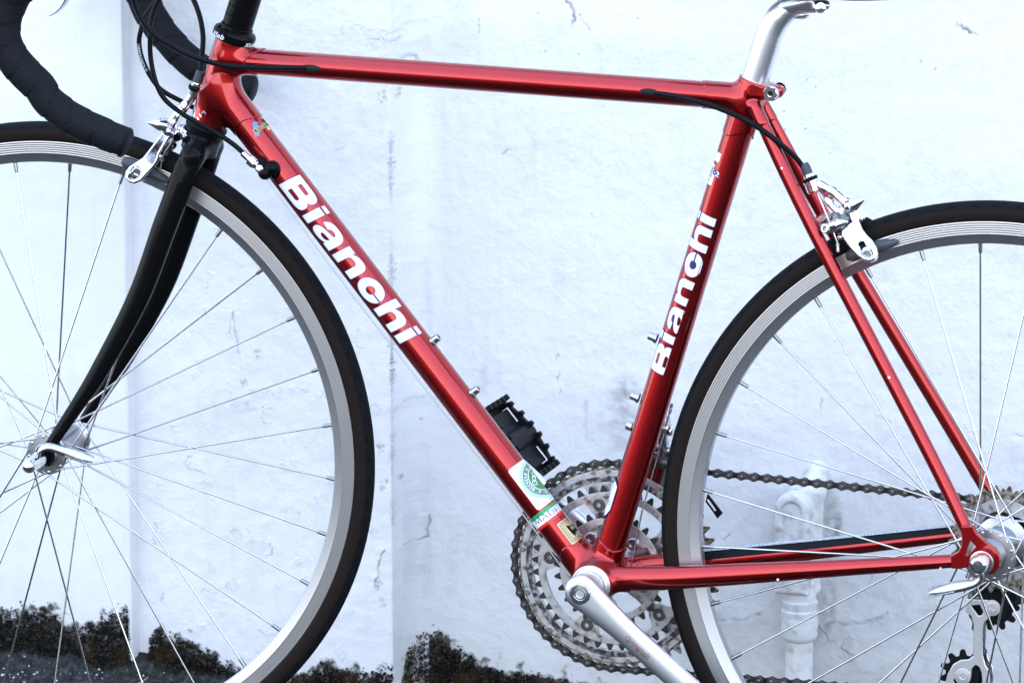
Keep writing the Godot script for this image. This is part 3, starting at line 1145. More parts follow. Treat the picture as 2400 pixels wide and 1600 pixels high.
# ---------------------------------------------------------------- wheels
func wheel(parent: Node3D, c: Vector3, start: float, kinds: Array, dir: int, near: Vector2, far: Vector2) -> void:
	var m := MB.new()
	var prof := []
	for k in 27:
		var a := -2.55 + 5.1 * k / 26.0
		prof.append(Vector2(sin(a) * 11.6, 323.6 + cos(a) * 11.9))
	lathe(m, c, V3(0, 0, 1), prof, 180, 2.0, 24.0)
	part("tyre", m, M.tyre, parent)
	m = MB.new()
	var side := []
	side.append_array([Vector2(-10.2, 316.6), Vector2(-10.2, 304.2)])
	var pr := [Vector2(9.0, 316.4), Vector2(9.9, 304.6), Vector2(9.3, 303.8), Vector2(6.6, 295.8), Vector2(5.6, 295.0), Vector2(-5.6, 295.0), Vector2(-6.6, 295.8), Vector2(-9.3, 303.8), Vector2(-9.9, 304.6), Vector2(-9.0, 316.4)]
	lathe(m, c, V3(0, 0, 1), pr, 180, 0.35)
	part("rim", m, M.rim, parent)
	m = MB.new()
	for s in [1.0, -1.0]:
		var tr := []
		for k in 25:
			var r := 316.9 - 12.4 * k / 24.0
			var groove := 0.17 * (0.5 + 0.5 * sin(r * 2.9)) + 0.03 * sin(r * 7.1)
			tr.append(Vector2(s * (10.3 - groove), r))
		tr.push_front(Vector2(s * 8.8, 317.4))
		tr.append(Vector2(s * 9.2, 304.3))
		if s < 0.0:
			tr.reverse()
		lathe(m, c, V3(0, 0, 1), tr, 180, 0.9)
	part("brake_track", m, M.track, parent)
	for k in 32:
		var ang := deg_to_rad(start + 11.25 * k)
		var kind: Array = kinds[posmod(k * dir, 4)]
		var f: Vector2 = near if kind[0] else far          # (z, hole circle)
		var ha := ang + deg_to_rad(-67.5 if kind[1] else 67.5)
		var rim_p := c + V3(cos(ang), sin(ang), 0) * 296.5 + V3(0, 0, signf(f.x) * 1.6)
		var hole := c + V3(cos(ha), sin(ha), 0) * f.y + V3(0, 0, f.x + (1.9 if kind[1] else -1.9))
		var d := (hole - rim_p).normalized()
		m = MB.new()
		rod(m, rim_p + d * 8.0, hole, 1.0, 8)
		var zs := -1.0 if kind[1] else 1.0
		rod(m, hole, V3(hole.x, hole.y, f.x + zs * 2.0), 1.0, 8)
		lathe(m, V3(hole.x, hole.y, f.x + zs * 1.6), V3(0, 0, zs), [Vector2(-0.4, 2.2), Vector2(0.4, 2.1), Vector2(1.1, 1.2), Vector2(1.3, 0)], 10)
		part("spoke", m, M.spoke, parent)
		m = MB.new()
		lathe(m, rim_p - d * 2.5, d, [Vector2(0, 2.1), Vector2(6, 2.1), Vector2(13.6, 1.9), Vector2(14.4, 1.5), Vector2(14.4, 0.9)], 10)
		part("nipple", m, M.nipple, parent)


func build_rear_wheel() -> void:
	var w := holder("wheel")
	wheel(w, REAR, 96.3, [[false, false], [true, true], [false, true], [true, false]], 1, Vector2(37, 22.5), Vector2(-19, 22.5))
	var m := MB.new()
	lathe(m, REAR, V3(0, 0, 1), [Vector2(-64, 0), Vector2(-64, 7), Vector2(-22, 12), Vector2(-21, 25.4), Vector2(-17.5, 25.8), Vector2(-16.5, 24.5), Vector2(-14, 17), Vector2(-6, 14), Vector2(20, 13), Vector2(28, 15), Vector2(34, 20), Vector2(35, 25.2), Vector2(36, 26), Vector2(38.4, 26), Vector2(39.2, 25.2), Vector2(40, 17), Vector2(48, 15.5), Vector2(54, 15), Vector2(55.5, 13.8), Vector2(56, 12), Vector2(61, 11), Vector2(61.5, 8), Vector2(61.5, 0)], 64, 0.45)
	part("hub", m, M.hub, w)
	m = MB.new()
	lathe(m, REAR, V3(0, 0, 1), [Vector2(69.2, 11.8), Vector2(70.2, 11.6), Vector2(70.6, 10.6), Vector2(70.6, 9.2), Vector2(80, 8.8), Vector2(80, 0)], 40)
	part("axle_washer", m, M.steel, w)
	m = MB.new()
	lathe(m, V3(2.2, 3.6, 0), V3(0, 0, 1), [Vector2(78, 0), Vector2(78, 8.6), Vector2(92, 8.6), Vector2(95, 7.6), Vector2(96.6, 5.2), Vector2(97, 0)], 40)
	part("quick_release_cap", m, M.polished, w)
	m = MB.new()
	lathe(m, REAR, V3(0, 0, 1), [Vector2(-84, 0), Vector2(-84, 6), Vector2(-82, 8), Vector2(-70, 8.5)], 32)
	part("quick_release_nut", m, M.polished, w)
	m = MB.new()
	var path := spl([V3(2.0, 2, 86), V3(4.0, -5, 87), V3(3.2, -11.0, 87), V3(-2.0, -16.2, 86), V3(-9.5, -19.2, 84.5), V3(-22.3, -23.4, 82), V3(-35.6, -28.4, 79), V3(-47.6, -33.2, 75)], 5)
	tube(m, path, [Vector2(3.0, 5.0), Vector2(2.8, 4.0), Vector2(2.6, 3.6), Vector2(2.6, 3.9), Vector2(2.8, 4.2), Vector2(3.0, 5.4), Vector2(3.0, 5.8), Vector2(2.6, 5.0), Vector2(1.0, 2.0)], 18, V3(-0.2, 0.765, -0.45))
	lever_edge(m, [V3(-22.3, -23.4, 82), V3(-35.6, -28.4, 79), V3(-47.0, -33.0, 75.2)], V3(-0.2, 0.765, -0.45), 5.9, 2.4)
	part("quick_release_lever", m, M.lever, w)


func lever_edge(m: MB, pts: Array, up: Vector3, half: float, lift: float) -> void:      # the beaded rim of a lever's paddle
	var p := spl(pts, 9)
	for i in p.size():
		for s in [1.0, -1.0]:
			var t: Vector3 = (p[mini(i + 1, p.size() - 1)] - p[maxi(i - 1, 0)]).normalized()
			var u := (up - t * up.dot(t)).normalized()
			var f := u.cross(t)
			if f.z < 0.0:
				f = -f
			var taper := 1.0 - 0.35 * maxf(0.0, float(i) / (p.size() - 1) - 0.8) * 5.0
			lathe(m, p[i] + u * s * (half - 0.9) * taper + f * (lift - 0.7), f, [Vector2(-0.5, 0.75), Vector2(0.2, 0.7), Vector2(0.6, 0.35), Vector2(0.7, 0)], 6)


func build_front_wheel() -> void:
	var w := holder("wheel")
	wheel(w, FRONT, 54.3, [[true, true], [false, false], [true, false], [false, true]], -1, Vector2(36, 18.4), Vector2(-34, 18.4))
	var m := MB.new()
	lathe(m, FRONT, V3(0, 0, 1), [Vector2(-46, 0), Vector2(-46, 6), Vector2(-38, 9), Vector2(-36.4, 20.6), Vector2(-35.4, 21.4), Vector2(-33.0, 21.4), Vector2(-32.4, 20.6), Vector2(-30, 17), Vector2(-24, 13.6), Vector2(-12, 12.0), Vector2(14, 12.0), Vector2(26, 13.6), Vector2(32, 17), Vector2(34.4, 20.6), Vector2(35, 21.4), Vector2(37.2, 21.4), Vector2(38.2, 20.6), Vector2(38.8, 12.6), Vector2(41, 11.6), Vector2(41.6, 10.6)], 56, 0.45)
	part("hub", m, M.hub, w)
	m = MB.new()
	lathe(m, FRONT, V3(0, 0, 1), [Vector2(41, 10.8), Vector2(42, 9.6), Vector2(47, 8.2), Vector2(50, 7.6), Vector2(50, 0)], 32)
	part("bearing_seal", m, M.black, w)
	m = MB.new()
	var c := FRONT + V3(7.5, 8.0, 0) * 0.0
	lathe(m, c, V3(0, 0, 1), [Vector2(60, 0), Vector2(60, 8.2), Vector2(63, 8.4), Vector2(80, 7.4), Vector2(87, 7.4), Vector2(91, 6.8), Vector2(94, 4.8), Vector2(95.5, 2.2), Vector2(96, 0)], 36, 0.7)
	part("quick_release_cap", m, M.polished, w)
	m = MB.new()
	lathe(m, c, V3(0, 0, 1), [Vector2(-78, 0), Vector2(-78, 5), Vector2(-76, 7), Vector2(-62, 8)], 28)
	part("quick_release_nut", m, M.polished, w)
	m = MB.new()
	var path := spl([V3(-971, 8, 78), V3(-968.5, 15.0, 80), V3(-963.4, 18.8, 80), V3(-957.0, 18.8, 78), V3(-947.1, 15.4, 74), V3(-938.4, 12.0, 70), V3(-928.3, 8.2, 66), V3(-917.4, 5.2, 63)], 5)
	tube(m, path, [Vector2(2.2, 3.6), Vector2(2.2, 3.6), Vector2(2.3, 3.9), Vector2(2.8, 4.2), Vector2(3.0, 5.0), Vector2(3.0, 5.8), Vector2(2.8, 5.8), Vector2(1.0, 2.4)], 18, V3(0.17, 0.765, -0.45))
	lever_edge(m, [V3(-943, 14.0, 72), V3(-928.3, 8.2, 66), V3(-918.4, 5.4, 63.2)], V3(0.17, 0.765, -0.45), 6.0, 2.4)
	text_on(m, "Campagnolo", 4.6, func(q: Vector2) -> Array:
		var t := V3(-918.4, 5.4, 63.2) - V3(-943, 14.0, 72)
		t = t.normalized()
		var u := V3(0.17, 0.765, -0.45)
		u = (u - t * u.dot(t)).normalized()
		var f := t.cross(u)
		if f.z < 0.0:
			f = -f
		return [V3(-930.5, 9.2, 67.3) + t * q.x * 0.75 + u * q.y + f * 3.05, f], false, true)
	part("quick_release_lever", m, M.lever, w)


# ---------------------------------------------------------------- cranks, rings, pedals
func gear(m: MB, c: Vector3, teeth: int, root: float, tip: float, inner: Callable, z0: float, z1: float, sharp := 2.2) -> void:
	annulus(m, c, func(a: float) -> float:
		var f := absf(fposmod(a * teeth / TAU, 1.0) - 0.5) * 2.0
		return root + (tip - root) * clampf((f - 0.34) * sharp, 0.0, 1.0), inner, teeth * 12, z0, z1, 0.3)


func tabbed(r: float, depth: float, count: int, at: float, width: float) -> Callable:
	return func(a: float) -> float:
		var d: float = absf(wrapf((a - at) * count / TAU + 0.5, 0.0, 1.0) - 0.5) * TAU / count * r
		return r - depth * smoothstep(width, width * 0.55, d)


func build_cranks() -> void:
	var ck := holder("crankset")
	var at0 := 1.82       # angle of the first of the five arms
	var m := MB.new()
	annulus(m, BB, func(_a: float) -> float: return 98.6, tabbed(86.0, 26.0, 5, at0, 15.0), 240, -48.2, -44.4, 0.5)
	part("chainring", m, M.ring, ck)
	m = MB.new()
	annulus(m, BB, func(_a: float) -> float: return 92.6, func(_a: float) -> float: return 86.8, 180, -44.9, -43.6, 0.5)
	part("chainring_step", m, M.grime_dark, ck)
	m = MB.new()
	gear(m, BB, 52, 100.6, 108.6, func(_a: float) -> float: return 98.0, -47.4, -45.4)
	part("chainring_teeth", m, M.ring_dirty, ck)
	m = MB.new()
	for k in 7:
		var a := 2.6 + k * 0.46
		lathe(m, BB + V3(cos(a) * 97.0, sin(a) * 97.0, -44.8), V3(0, 0, 1), [Vector2(0, 3.2), Vector2(1.4, 3.1), Vector2(1.9, 2.6), Vector2(1.9, 0)], 14)
	part("shift_pins", m, M.steel, ck)
	m = MB.new()
	annulus(m, BB, func(_a: float) -> float: return 77.8, tabbed(70.5, 13.5, 5, at0, 16.0), 240, -41.0, -37.0, 0.5)
	part("chainring", m, M.ring, ck)
	m = MB.new()
	gear(m, BB, 40, 77.4, 84.4, func(_a: float) -> float: return 76.4, -40.0, -38.0)
	part("chainring_teeth", m, M.teeth, ck)
	m = MB.new()
	annulus(m, BB, func(_a: float) -> float: return 53.0, tabbed(46.0, 14.0, 5, at0 + 0.35, 13.0), 200, -33.5, -30.0, 0.5)
	part("chainring", m, M.ring, ck)
	m = MB.new()
	gear(m, BB, 28, 52.2, 59.4, func(_a: float) -> float: return 51.4, -32.6, -30.6)
	part("chainring_teeth", m, M.teeth, ck)
	# spider
	m = MB.new()
	lathe(m, BB, V3(0, 0, 1), [Vector2(-58, 0), Vector2(-58, 20), Vector2(-40, 22), Vector2(-36, 20), Vector2(-36, 12), Vector2(-30, 11)], 40)
	for k in 5:
		var a := at0 + TAU * k / 5.0
		var d := V3(cos(a), sin(a), 0)
		tube(m, [BB + d * 14.0 + V3(0, 0, -48), BB + d * 40.0 + V3(0, 0, -45), BB + d * 66.0 + V3(0, 0, -42.6), BB + d * 71.5 + V3(0, 0, -42.6)], [Vector2(13, 5), Vector2(8.5, 4.2), Vector2(8.8, 1.8), Vector2(5.0, 1.6)], 16, V3(0, 0, 1))
	part("spider", m, M.ring, ck)
	for k in 5:
		var a := at0 + TAU * k / 5.0
		var o := BB + V3(cos(a) * 65.5, sin(a) * 65.5, 0)
		m = MB.new()
		lathe(m, o, V3(0, 0, 1), [Vector2(-42, 6.6), Vector2(-36.6, 6.6), Vector2(-35.8, 5.9), Vector2(-35.8, 4.6), Vector2(-36.6, 4.2), Vector2(-36.6, 3.4), Vector2(-35.6, 3.2), Vector2(-35.6, 2.2), Vector2(-38.5, 2.2), Vector2(-38.5, 0)], 24)
		part("chainring_bolt", m, M.dark_steel, ck)
		var a2 := a + 0.35
		o = BB + V3(cos(a2) * 37.0, sin(a2) * 37.0, 0)
		m = MB.new()
		lathe(m, o, V3(0, 0, 1), [Vector2(-40, 6.2), Vector2(-28.0, 6.2), Vector2(-27.0, 5.4), Vector2(-27.0, 3.4), Vector2(-29.5, 3.4), Vector2(-29.5, 0)], 24)
		part("chainring_bolt", m, M.steel, ck)
	# bottom bracket cup
	m = MB.new()
	lathe(m, BB, V3(0, 0, 1), [Vector2(33.5, 20.0), Vector2(35.5, 19.8), Vector2(36.2, 19.0), Vector2(36.2, 17.4), Vector2(37.6, 17.2), Vector2(38.6, 16.2), Vector2(38.6, 9.0), Vector2(60, 8.6)], 48)
	part("bearing_cup", m, M.satin, ck)
	# crank arms
	for s in [1.0, -1.0]:
		m = MB.new()
		var d: Vector3 = V3(0.798, -0.6027, 0) * float(s)
		var zc := 63.5 if s > 0.0 else -64.5
		var nn := V3(0.6027, 0.798, 0) * float(s)
		var arm := func(p: Vector3) -> float:
			var q := p - BB
			var u := Vector3(q.dot(d), q.dot(nn), (q.z - zc) * 1.62)
			var along := clampf(u.x, 0.0, 170.0)
			var f := (u - Vector3(along, 0, 0)).length() - 12.5 - 5.0 * pow(1.0 - clampf(along / 75.0, 0.0, 1.0), 1.7)
			f = smax(f, absf(q.z - zc) * 1.25 - 8.6, 5.0)
			return f * 0.72
		var far_end := BB + d * 188.0 + V3(0, 0, zc)
		var lo2 := Vector3(minf(BB.x - 22.0, far_end.x - 8.0), minf(BB.y - 22.0, far_end.y - 8.0), zc - 11.0)
		var hi2 := Vector3(maxf(BB.x + 22.0, far_end.x + 8.0), maxf(BB.y + 22.0, far_end.y + 8.0), zc + 11.0)
		sdf(m, arm, lo2, hi2, 1.5)
		if s > 0.0:
			lathe(m, BB, V3(0, 0, 1), [Vector2(40, 8), Vector2(40, 15.0), Vector2(44, 15.4), Vector2(60, 16.8)], 40)
		part("crank_arm", m, M.satin, ck)
	m = MB.new()
	lathe(m, BB, V3(0, 0, 1), [Vector2(68, 10.6), Vector2(70.6, 10.4), Vector2(71.2, 9.8), Vector2(71.6, 6.4), Vector2(70.8, 6.0), Vector2(70.8, 5.6), Vector2(71.4, 5.4), Vector2(71.4, 4.2), Vector2(66.0, 4.0), Vector2(66, 0)], 48)
	part("crank_bolt", m, M.polished, ck)
	m = MB.new()
	lathe(m, BB, V3(0, 0, 1), [Vector2(70.0, 11.0), Vector2(70.25, 11.0), Vector2(70.25, 10.3), Vector2(70.0, 10.3)], 48)
	lathe(m, BB, V3(0, 0, 1), [Vector2(67.0, 3.95), Vector2(67.2, 0)], 6)
	part("crank_bolt_gap", m, M.dark_steel, ck)
	m = MB.new()
	var d3 := V3(0.798, -0.6027, 0)
	var n3 := V3(0.6027, 0.798, 0)
	text_on(m, "Campagnolo", 4.6, func(q: Vector2) -> Array: return [BB + d3 * (76.5 + q.x * 0.8 + q.y * 0.35) + n3 * (-0.8 + q.y) + V3(0, 0, 70.75), V3(0, 0, 1)], false, true)
	part("crank_lettering", m, mat(Color(0.25, 0.05, 0.04), 0.4), ck)
	m = MB.new()
	text_on(m, "RACING T", 1.7, func(q: Vector2) -> Array: return [BB + d3 * (83.5 + q.x * 1.5) + n3 * (-3.6 + q.y) + V3(0, 0, 70.75), V3(0, 0, 1)])
	text_on(m, "170", 1.6, func(q: Vector2) -> Array: return [BB + d3 * (65.0 + q.x) + n3 * (-3.8 + q.y) + V3(0, 0, 70.75), V3(0, 0, 1)])
	part("crank_small_print", m, M.dark_steel, ck)
	# pedals
	var pc := V3(BB.x - 0.798 * 170.0, BB.y + 0.6027 * 170.0, 0)
	pedal(pc + V3(3.5, -4.0, 0), -1.0)
	pedal(V3(BB.x + 0.798 * 170.0, BB.y - 0.6027 * 170.0, 0), 1.0)


func pedal(c: Vector3, s: float) -> void:
	var pd := holder("pedal")
	var ex := V3(0.667, -0.745, 0) if s < 0.0 else V3(1, 0, 0)
	var ey := V3(0.745, 0.667, 0) if s < 0.0 else V3(0, 1, 0)
	var m := MB.new()
	lathe(m, c + V3(0, 0, 68.0 * s), V3(0, 0, s), [Vector2(-8, 4.5), Vector2(8, 4.5), Vector2(10, 7.0), Vector2(14, 7.0), Vector2(14, 0)], 20)
	part("axle", m, M.steel, pd)
	m = MB.new()
	rod(m, c + V3(0, 0, 82.0 * s), c + V3(0, 0, 158.0 * s), 11.5, 22)
	for z in [84.0, 154.0]:      # end plates with raised studs
		var pts := PackedVector2Array()
		pts.append_array(PackedVector2Array([Vector2(-40, -13), Vector2(40, -13), Vector2(43, -4), Vector2(43, 3)]))
		for k in 6:
			for q in [[0.0, 0.0], [1.5, 4.0], [5.5, 4.0], [7.0, 0.0]]:
				var x: float = 40.0 - 14.2 * k - q[0]
				pts.append(Vector2(x, 4.0 + q[1] + 7.0 * (1.0 - pow(x / 42.0, 2.0))))
		pts.append(Vector2(-42, 2))
		var pl := Transform3D(Basis(ex, ey, V3(0, 0, 1)), c)
		var za: float = z * s - 3.5
		prism(m, pts, [arr2([[-34, -6], [-16, -6], [-16, 4], [-34, 4]]), arr2([[16, -6], [34, -6], [34, 4], [16, 4]])], za, za + 7.0, 0.8, 1, pl)
	prism(m, arr2([[-33, -11], [33, -11], [33, 3], [-33, 3]]), [], minf(86.0 * s, 152.0 * s), maxf(86.0 * s, 152.0 * s), 2.0, 2, Transform3D(Basis(ex, ey, V3(0, 0, 1)), c))
	part("body", m, M.plastic, pd)
	for q in [-1.0, 1.0]:
		m = MB.new()
		var pts := PackedVector2Array([Vector2(86, -11), Vector2(152, -11)])
		for k in 5:
			var x := 150.0 - 13.5 * k
			pts.append_array(PackedVector2Array([Vector2(x, 8), Vector2(x - 2, 14), Vector2(x - 6, 14), Vector2(x - 8.5, 8)]))
		pts.append(Vector2(86, 8))
		var pl := Transform3D(Basis(V3(0, 0, s), ey, ex), c)
		prism(m, pts, [], q * 42.0 - 3.0, q * 42.0 + 3.0, 0.8, 1, pl)
		part("cage", m, M.plastic, pd)
		m = MB.new()
		prism(m, arr2([[90, -9], [150, -9], [150, -3], [90, -3]]), [], minf(q * 12.0, q * 41.0), maxf(q * 12.0, q * 41.0), 0.6, 1, Transform3D(Basis(V3(0, 0, s), ey, ex), c))
		part("web", m, M.plastic, pd)


# ---------------------------------------------------------------- chain
func build_chain() -> void:
	var ch := holder("chain")
	var p1 := Vector2(-9.5, -71.2)
	var p2 := Vector2(-35.1, -143.4)
	var circ := [[Vector2(BB.x, BB.y), 105.2, 1.0], [p2, 22.3, 1.0], [p1, 22.3, -1.0], [Vector2.ZERO, 32.5, 1.0]]
	var tan := []
	for i in 4:
		var a: Array = circ[i]
		var b: Array = circ[(i + 1) % 4]
		var dv: Vector2 = b[0] - a[0]
		var k: float = b[2] * b[1] - a[2] * a[1]
		var ang := dv.angle() - asin(k / dv.length())
		var u := Vector2(cos(ang), sin(ang))
		var left := Vector2(-u.y, u.x)
		tan.append([a[0] - left * a[2] * a[1], b[0] - left * b[2] * b[1]])
	var line := PackedVector2Array()
	for i in 4:
		var c: Array = circ[i]
		var from: Vector2 = tan[(i + 3) % 4][1] - c[0]
		var to: Vector2 = tan[i][0] - c[0]
		var a0 := from.angle()
		var span: float = fposmod((to.angle() - a0) * c[2], TAU) * c[2]
		for k in 41:
			var a: float = a0 + span * k / 40.0
			line.append(c[0] + Vector2(cos(a), sin(a)) * c[1])
	line.append(line[0])
	# the upper run sags a little
	var total := 0.0
	for i in line.size() - 1:
		total += line[i].distance_to(line[i + 1])
	var count := int(round(total / 12.7 / 2.0)) * 2
	var pitch := total / count
	var pins := PackedVector2Array()
	var acc := 0.0
	var want := 0.0
	for i in line.size() - 1:
		var l := line[i].distance_to(line[i + 1])
		while want <= acc + l and pins.size() < count:
			pins.append(line[i].lerp(line[i + 1], (want - acc) / maxf(l, 1e-6)))
			want += pitch
		acc += l
	var lk := []
	for outer in 2:
		var m := MB.new()
		var pts := PackedVector2Array()
		var r := 4.2 if outer else 4.25
		for k in 11:
			var a := deg_to_rad(48) + deg_to_rad(264) * k / 10.0
			pts.append(Vector2(cos(a), sin(a)) * r)
		pts.append(Vector2(6.35, -2.15))
		for k in 11:
			var a := deg_to_rad(-132) + deg_to_rad(264) * k / 10.0
			pts.append(Vector2(12.7, 0) + Vector2(cos(a), sin(a)) * r)
		pts.append(Vector2(6.35, 2.15))
		for s in [1.0, -1.0]:
			var z: float = (3.0 if outer else 1.8) * s
			prism(m, pts, [], z - 0.5, z + 0.5, 0.25, 1)
		if outer:
			for x in [0.0, 12.7]:
				for s in [1.0, -1.0]:
					lathe(m, V3(x, 0, 0), V3(0, 0, s), [Vector2(3.4, 4.05), Vector2(3.95, 3.6), Vector2(3.95, 3.1), Vector2(3.55, 2.7), Vector2(3.55, 1.0)], 16)
		else:
			for x in [0.0, 12.7]:
				lathe(m, V3(x, 0, 0), V3(0, 0, 1), [Vector2(-1.4, 3.9), Vector2(1.4, 3.9)], 14)
		lk.append(m.mesh(Transform3D(), Vector3.ZERO))
	var pm := MB.new()
	for s in [1.0, -1.0]:
		lathe(pm, Vector3.ZERO, V3(0, 0, s), [Vector2(0, 1.9), Vector2(4.1, 1.9), Vector2(4.6, 1.3), Vector2(4.6, 0)], 12)
	var pin_mesh := pm.mesh(Transform3D(), Vector3.ZERO)
	for i in count:
		var a := pins[i]
		var b := pins[(i + 1) % count]
		var o := MeshInstance3D.new()
		o.name = "link"
		o.mesh = lk[i % 2]
		o.material_override = M.link_inner if i % 2 == 0 else M.link_outer
		var an := (b - a).angle()
		o.transform = Transform3D(Basis(V3(0, 0, 1), an), (V3(a.x, a.y, -46.4) - BASE) * 0.001)
		ch.add_child(o, true)
		var pn := MeshInstance3D.new()
		pn.name = "pin"
		pn.mesh = pin_mesh
		pn.material_override = M.pin
		pn.transform = o.transform
		ch.add_child(pn, true)


# ---------------------------------------------------------------- cassette and derailleurs
func build_gears() -> void:
	var cs := holder("cassette")
	var tt := [12, 13, 14, 16, 17, 19, 21, 23, 25]
	for k in 9:
		var n: int = tt[k]
		var r := 6.35 / sin(PI / n)
		var z := -58.4 + 4.0 * k
		var m := MB.new()
		gear(m, REAR, n, r - 3.6, r + 3.4, func(_a: float) -> float: return maxf(18.0, r - 13.0), z - 0.9, z + 0.9, 2.0)
		part("sprocket", m, M.ring_dirty, cs)
	var m := MB.new()
	annulus(m, REAR, func(_a: float) -> float: return 40.5, func(a: float) -> float: return 26.0 + 3.0 * absf(sin(a * 2.5)), 120, -25.4, -24.0, 0.4)
	part("carrier", m, M.ring, cs)
	m = MB.new()
	rod(m, V3(0, 0, -62), V3(0, 0, -24), 18.5, 32)
	part("freehub_body", m, M.dark_steel, cs)
	# rear derailleur
	var rd := holder("rear_derailleur")
	var cage := arr2([[-36.1, -65.6], [-16.3, -64], [-6.9, -64.3], [-2.6, -68.3], [-4.3, -73.9], [-10.7, -80.1], [-16.4, -86.9], [-18, -95.3], [-16.8, -119.1], [-13.5, -129], [-9.2, -135.4], [-7.9, -146.8], [-10, -158], [-20, -166], [-36, -169], [-50, -163], [-52.3, -152], [-50.1, -142.3], [-45.2, -132.1], [-38, -127.1], [-29.9, -125.5], [-26.1, -121.6], [-27.4, -89.6], [-30.2, -81.7], [-35.1, -78.8]])
	var h1 := arr2([[-30.7, -71.5], [-22.1, -69.8], [-18.3, -76.2], [-19.5, -79.8], [-22.8, -80.8], [-27.1, -75.8]])
	var h2 := path2([[-19.5, -131.8], [-16.8, -137.7], [-15.6, -146], [-16.5, -154, -24, -157], [-36, -160, -42, -153], [-45, -149, -43, -146.5], [-36, -150.5], [-30.5, -148.5], [-26.6, -143], [-26.2, -134], [-22.9, -130.4]])
	m = MB.new()
	prism(m, cage, [h1, h2], -40.0, -37.2, 0.8, 3)
	part("cage", m, M.satin, rd)
	m = MB.new()
	prism(m, cage, [h1], -56.0, -53.6, 0.5, 1)
	part("cage", m, M.satin, rd)
	for p in [V3(-9.5, -71.2, -46.4), V3(-35.1, -143.4, -46.4)]:
		m = MB.new()
		gear(m, p, 11, 19.0, 25.0, func(_a: float) -> float: return 4.0, -1.4, 1.4, 2.6)
		lathe(m, p, V3(0, 0, 1), [Vector2(-4, 15), Vector2(-2, 16.5), Vector2(2, 16.5), Vector2(4.5, 15), Vector2(4.5, 0)], 32)
		part("jockey_wheel", m, M.plastic, rd)
		m = MB.new()
		lathe(m, V3(p.x, p.y, 0), V3(0, 0, 1), [Vector2(-38, 8.2), Vector2(-36.6, 8.0), Vector2(-36.4, 4.2), Vector2(-36.4, 3.0), Vector2(-37.6, 2.4), Vector2(-37.6, 0)], 28)
		part("jockey_bolt", m, M.satin, rd)
	m = MB.new()
	var body := func(p: Vector3) -> float:
		var d := cap_d(p, V3(12, -28, -72), V3(14, -58, -62), 9.0, 11.0)
		d = smin(d, cap_d(p, V3(14, -58, -62), V3(-8, -72, -60), 11.0, 8.0), 5.0)
		d = smin(d, cap_d(p, V3(-30, -66, -50), V3(-10, -70, -54), 7.0, 8.0), 5.0)
		return d
	sdf(m, body, V3(-44, -92, -86), V3(32, -14, -40), 2.0)
	part("body", m, M.dark_steel, rd)
	# front derailleur
	var fd := holder("front_derailleur")
	m = MB.new()
	var fbody := func(p: Vector3) -> float:
		var d := cap_d(p, V3(-345.5, 79, -17), V3(-338.5, 78.5, -17), 7.0, 6.0)
		d = smin(d, cap_d(p, V3(-341, 87, -20), V3(-345, 66, -24), 4.5, 5.0), 3.0)
		d = smin(d, cap_d(p, V3(-345, 66, -24), V3(-343, 52, -28), 5.0, 7.0), 3.0)
		d = smin(d, cap_d(p, V3(-352, 56, -27), V3(-338, 54, -27), 5.0, 5.0), 2.0)
		return d
	sdf(m, fbody, V3(-362, 40, -40), V3(-324, 98, -6), 1.1)
	part("body", m, M.steel, fd)
	m = MB.new()
	lathe(m, V3(-340.5, 77.6, -19), V3(0.93, -0.2, 0.3), [Vector2(-6, 5.6), Vector2(6, 5.6), Vector2(9.0, 4.6), Vector2(9.6, 2.6), Vector2(9.6, 0)], 24)
	part("cable_bolt", m, M.polished, fd)
	m = MB.new()
	for k in 9:
		lathe(m, V3(-353.0 + 2.0 * k, 43.4 - 0.25 * k, -26), V3(1, -0.1, 0), [Vector2(-1, 6.4), Vector2(-0.5, 7.2), Vector2(0.5, 7.2), Vector2(1, 6.4)], 18)
	part("spring", m, M.dark_steel, fd)
	m = MB.new()
	for z in [-36.5, -54.0]:
		var arc := PackedVector2Array()
		for k in 13:
			var a := deg_to_rad(48.0 + 30.0 * k / 12.0)
			arc.append(Vector2(BB.x, BB.y) + Vector2(cos(a), sin(a)) * 124.0)
		for k in 13:
			var a := deg_to_rad(78.0 - 42.0 * k / 12.0)
			arc.append(Vector2(BB.x, BB.y) + Vector2(cos(a), sin(a)) * (101.0 if z > -50.0 else 108.0))
		prism(m, arc, [], z - 0.9, z + 0.9, 0.4, 1)
	part("cage", m, M.chrome, fd)
	m = MB.new()
	prism(m, arr2([[-300, 12], [-284, -6], [-289, -12], [-292, -8], [-302, 4]]), [arr2([[-299, 7], [-290, -4], [-292.5, -5.0], [-301, 5]])], -39.0, -36.0, 0.5, 1)
	part("cage_tail", m, M.black, fd)
	m = MB.new()
	var sd := V3(0.2613, 0.9653, 0).normalized()
	lathe(m, V3(-371.8, 80.2, -2), V3(-0.965, 0.262, 0), [Vector2(-2, 4.5), Vector2(3.2, 4.5), Vector2(3.8, 3.6), Vector2(3.8, 0)], 18)
	part("mount_bolt", m, M.steel, fd)
	m = MB.new()
	rod(m, V3(-357.1, -4.5, -4), V3(-334.4, 99.6, -14), 0.8, 8)
	rod(m, V3(-357.1, -4.5, -4), V3(-370, -88, -2), 0.8, 8)
	part("cable", m, M.steel, fd)
	m = MB.new()
	lathe(m, V3(-335.6, 94.0, -14), V3(0.2, 1, 0), [Vector2(0, 1.0), Vector2(0, 1.7), Vector2(5, 1.8), Vector2(6, 1.4), Vector2(8, 1.8), Vector2(11, 1.6), Vector2(11.6, 0)], 12)
	part("cable_end", m, M.satin, fd)
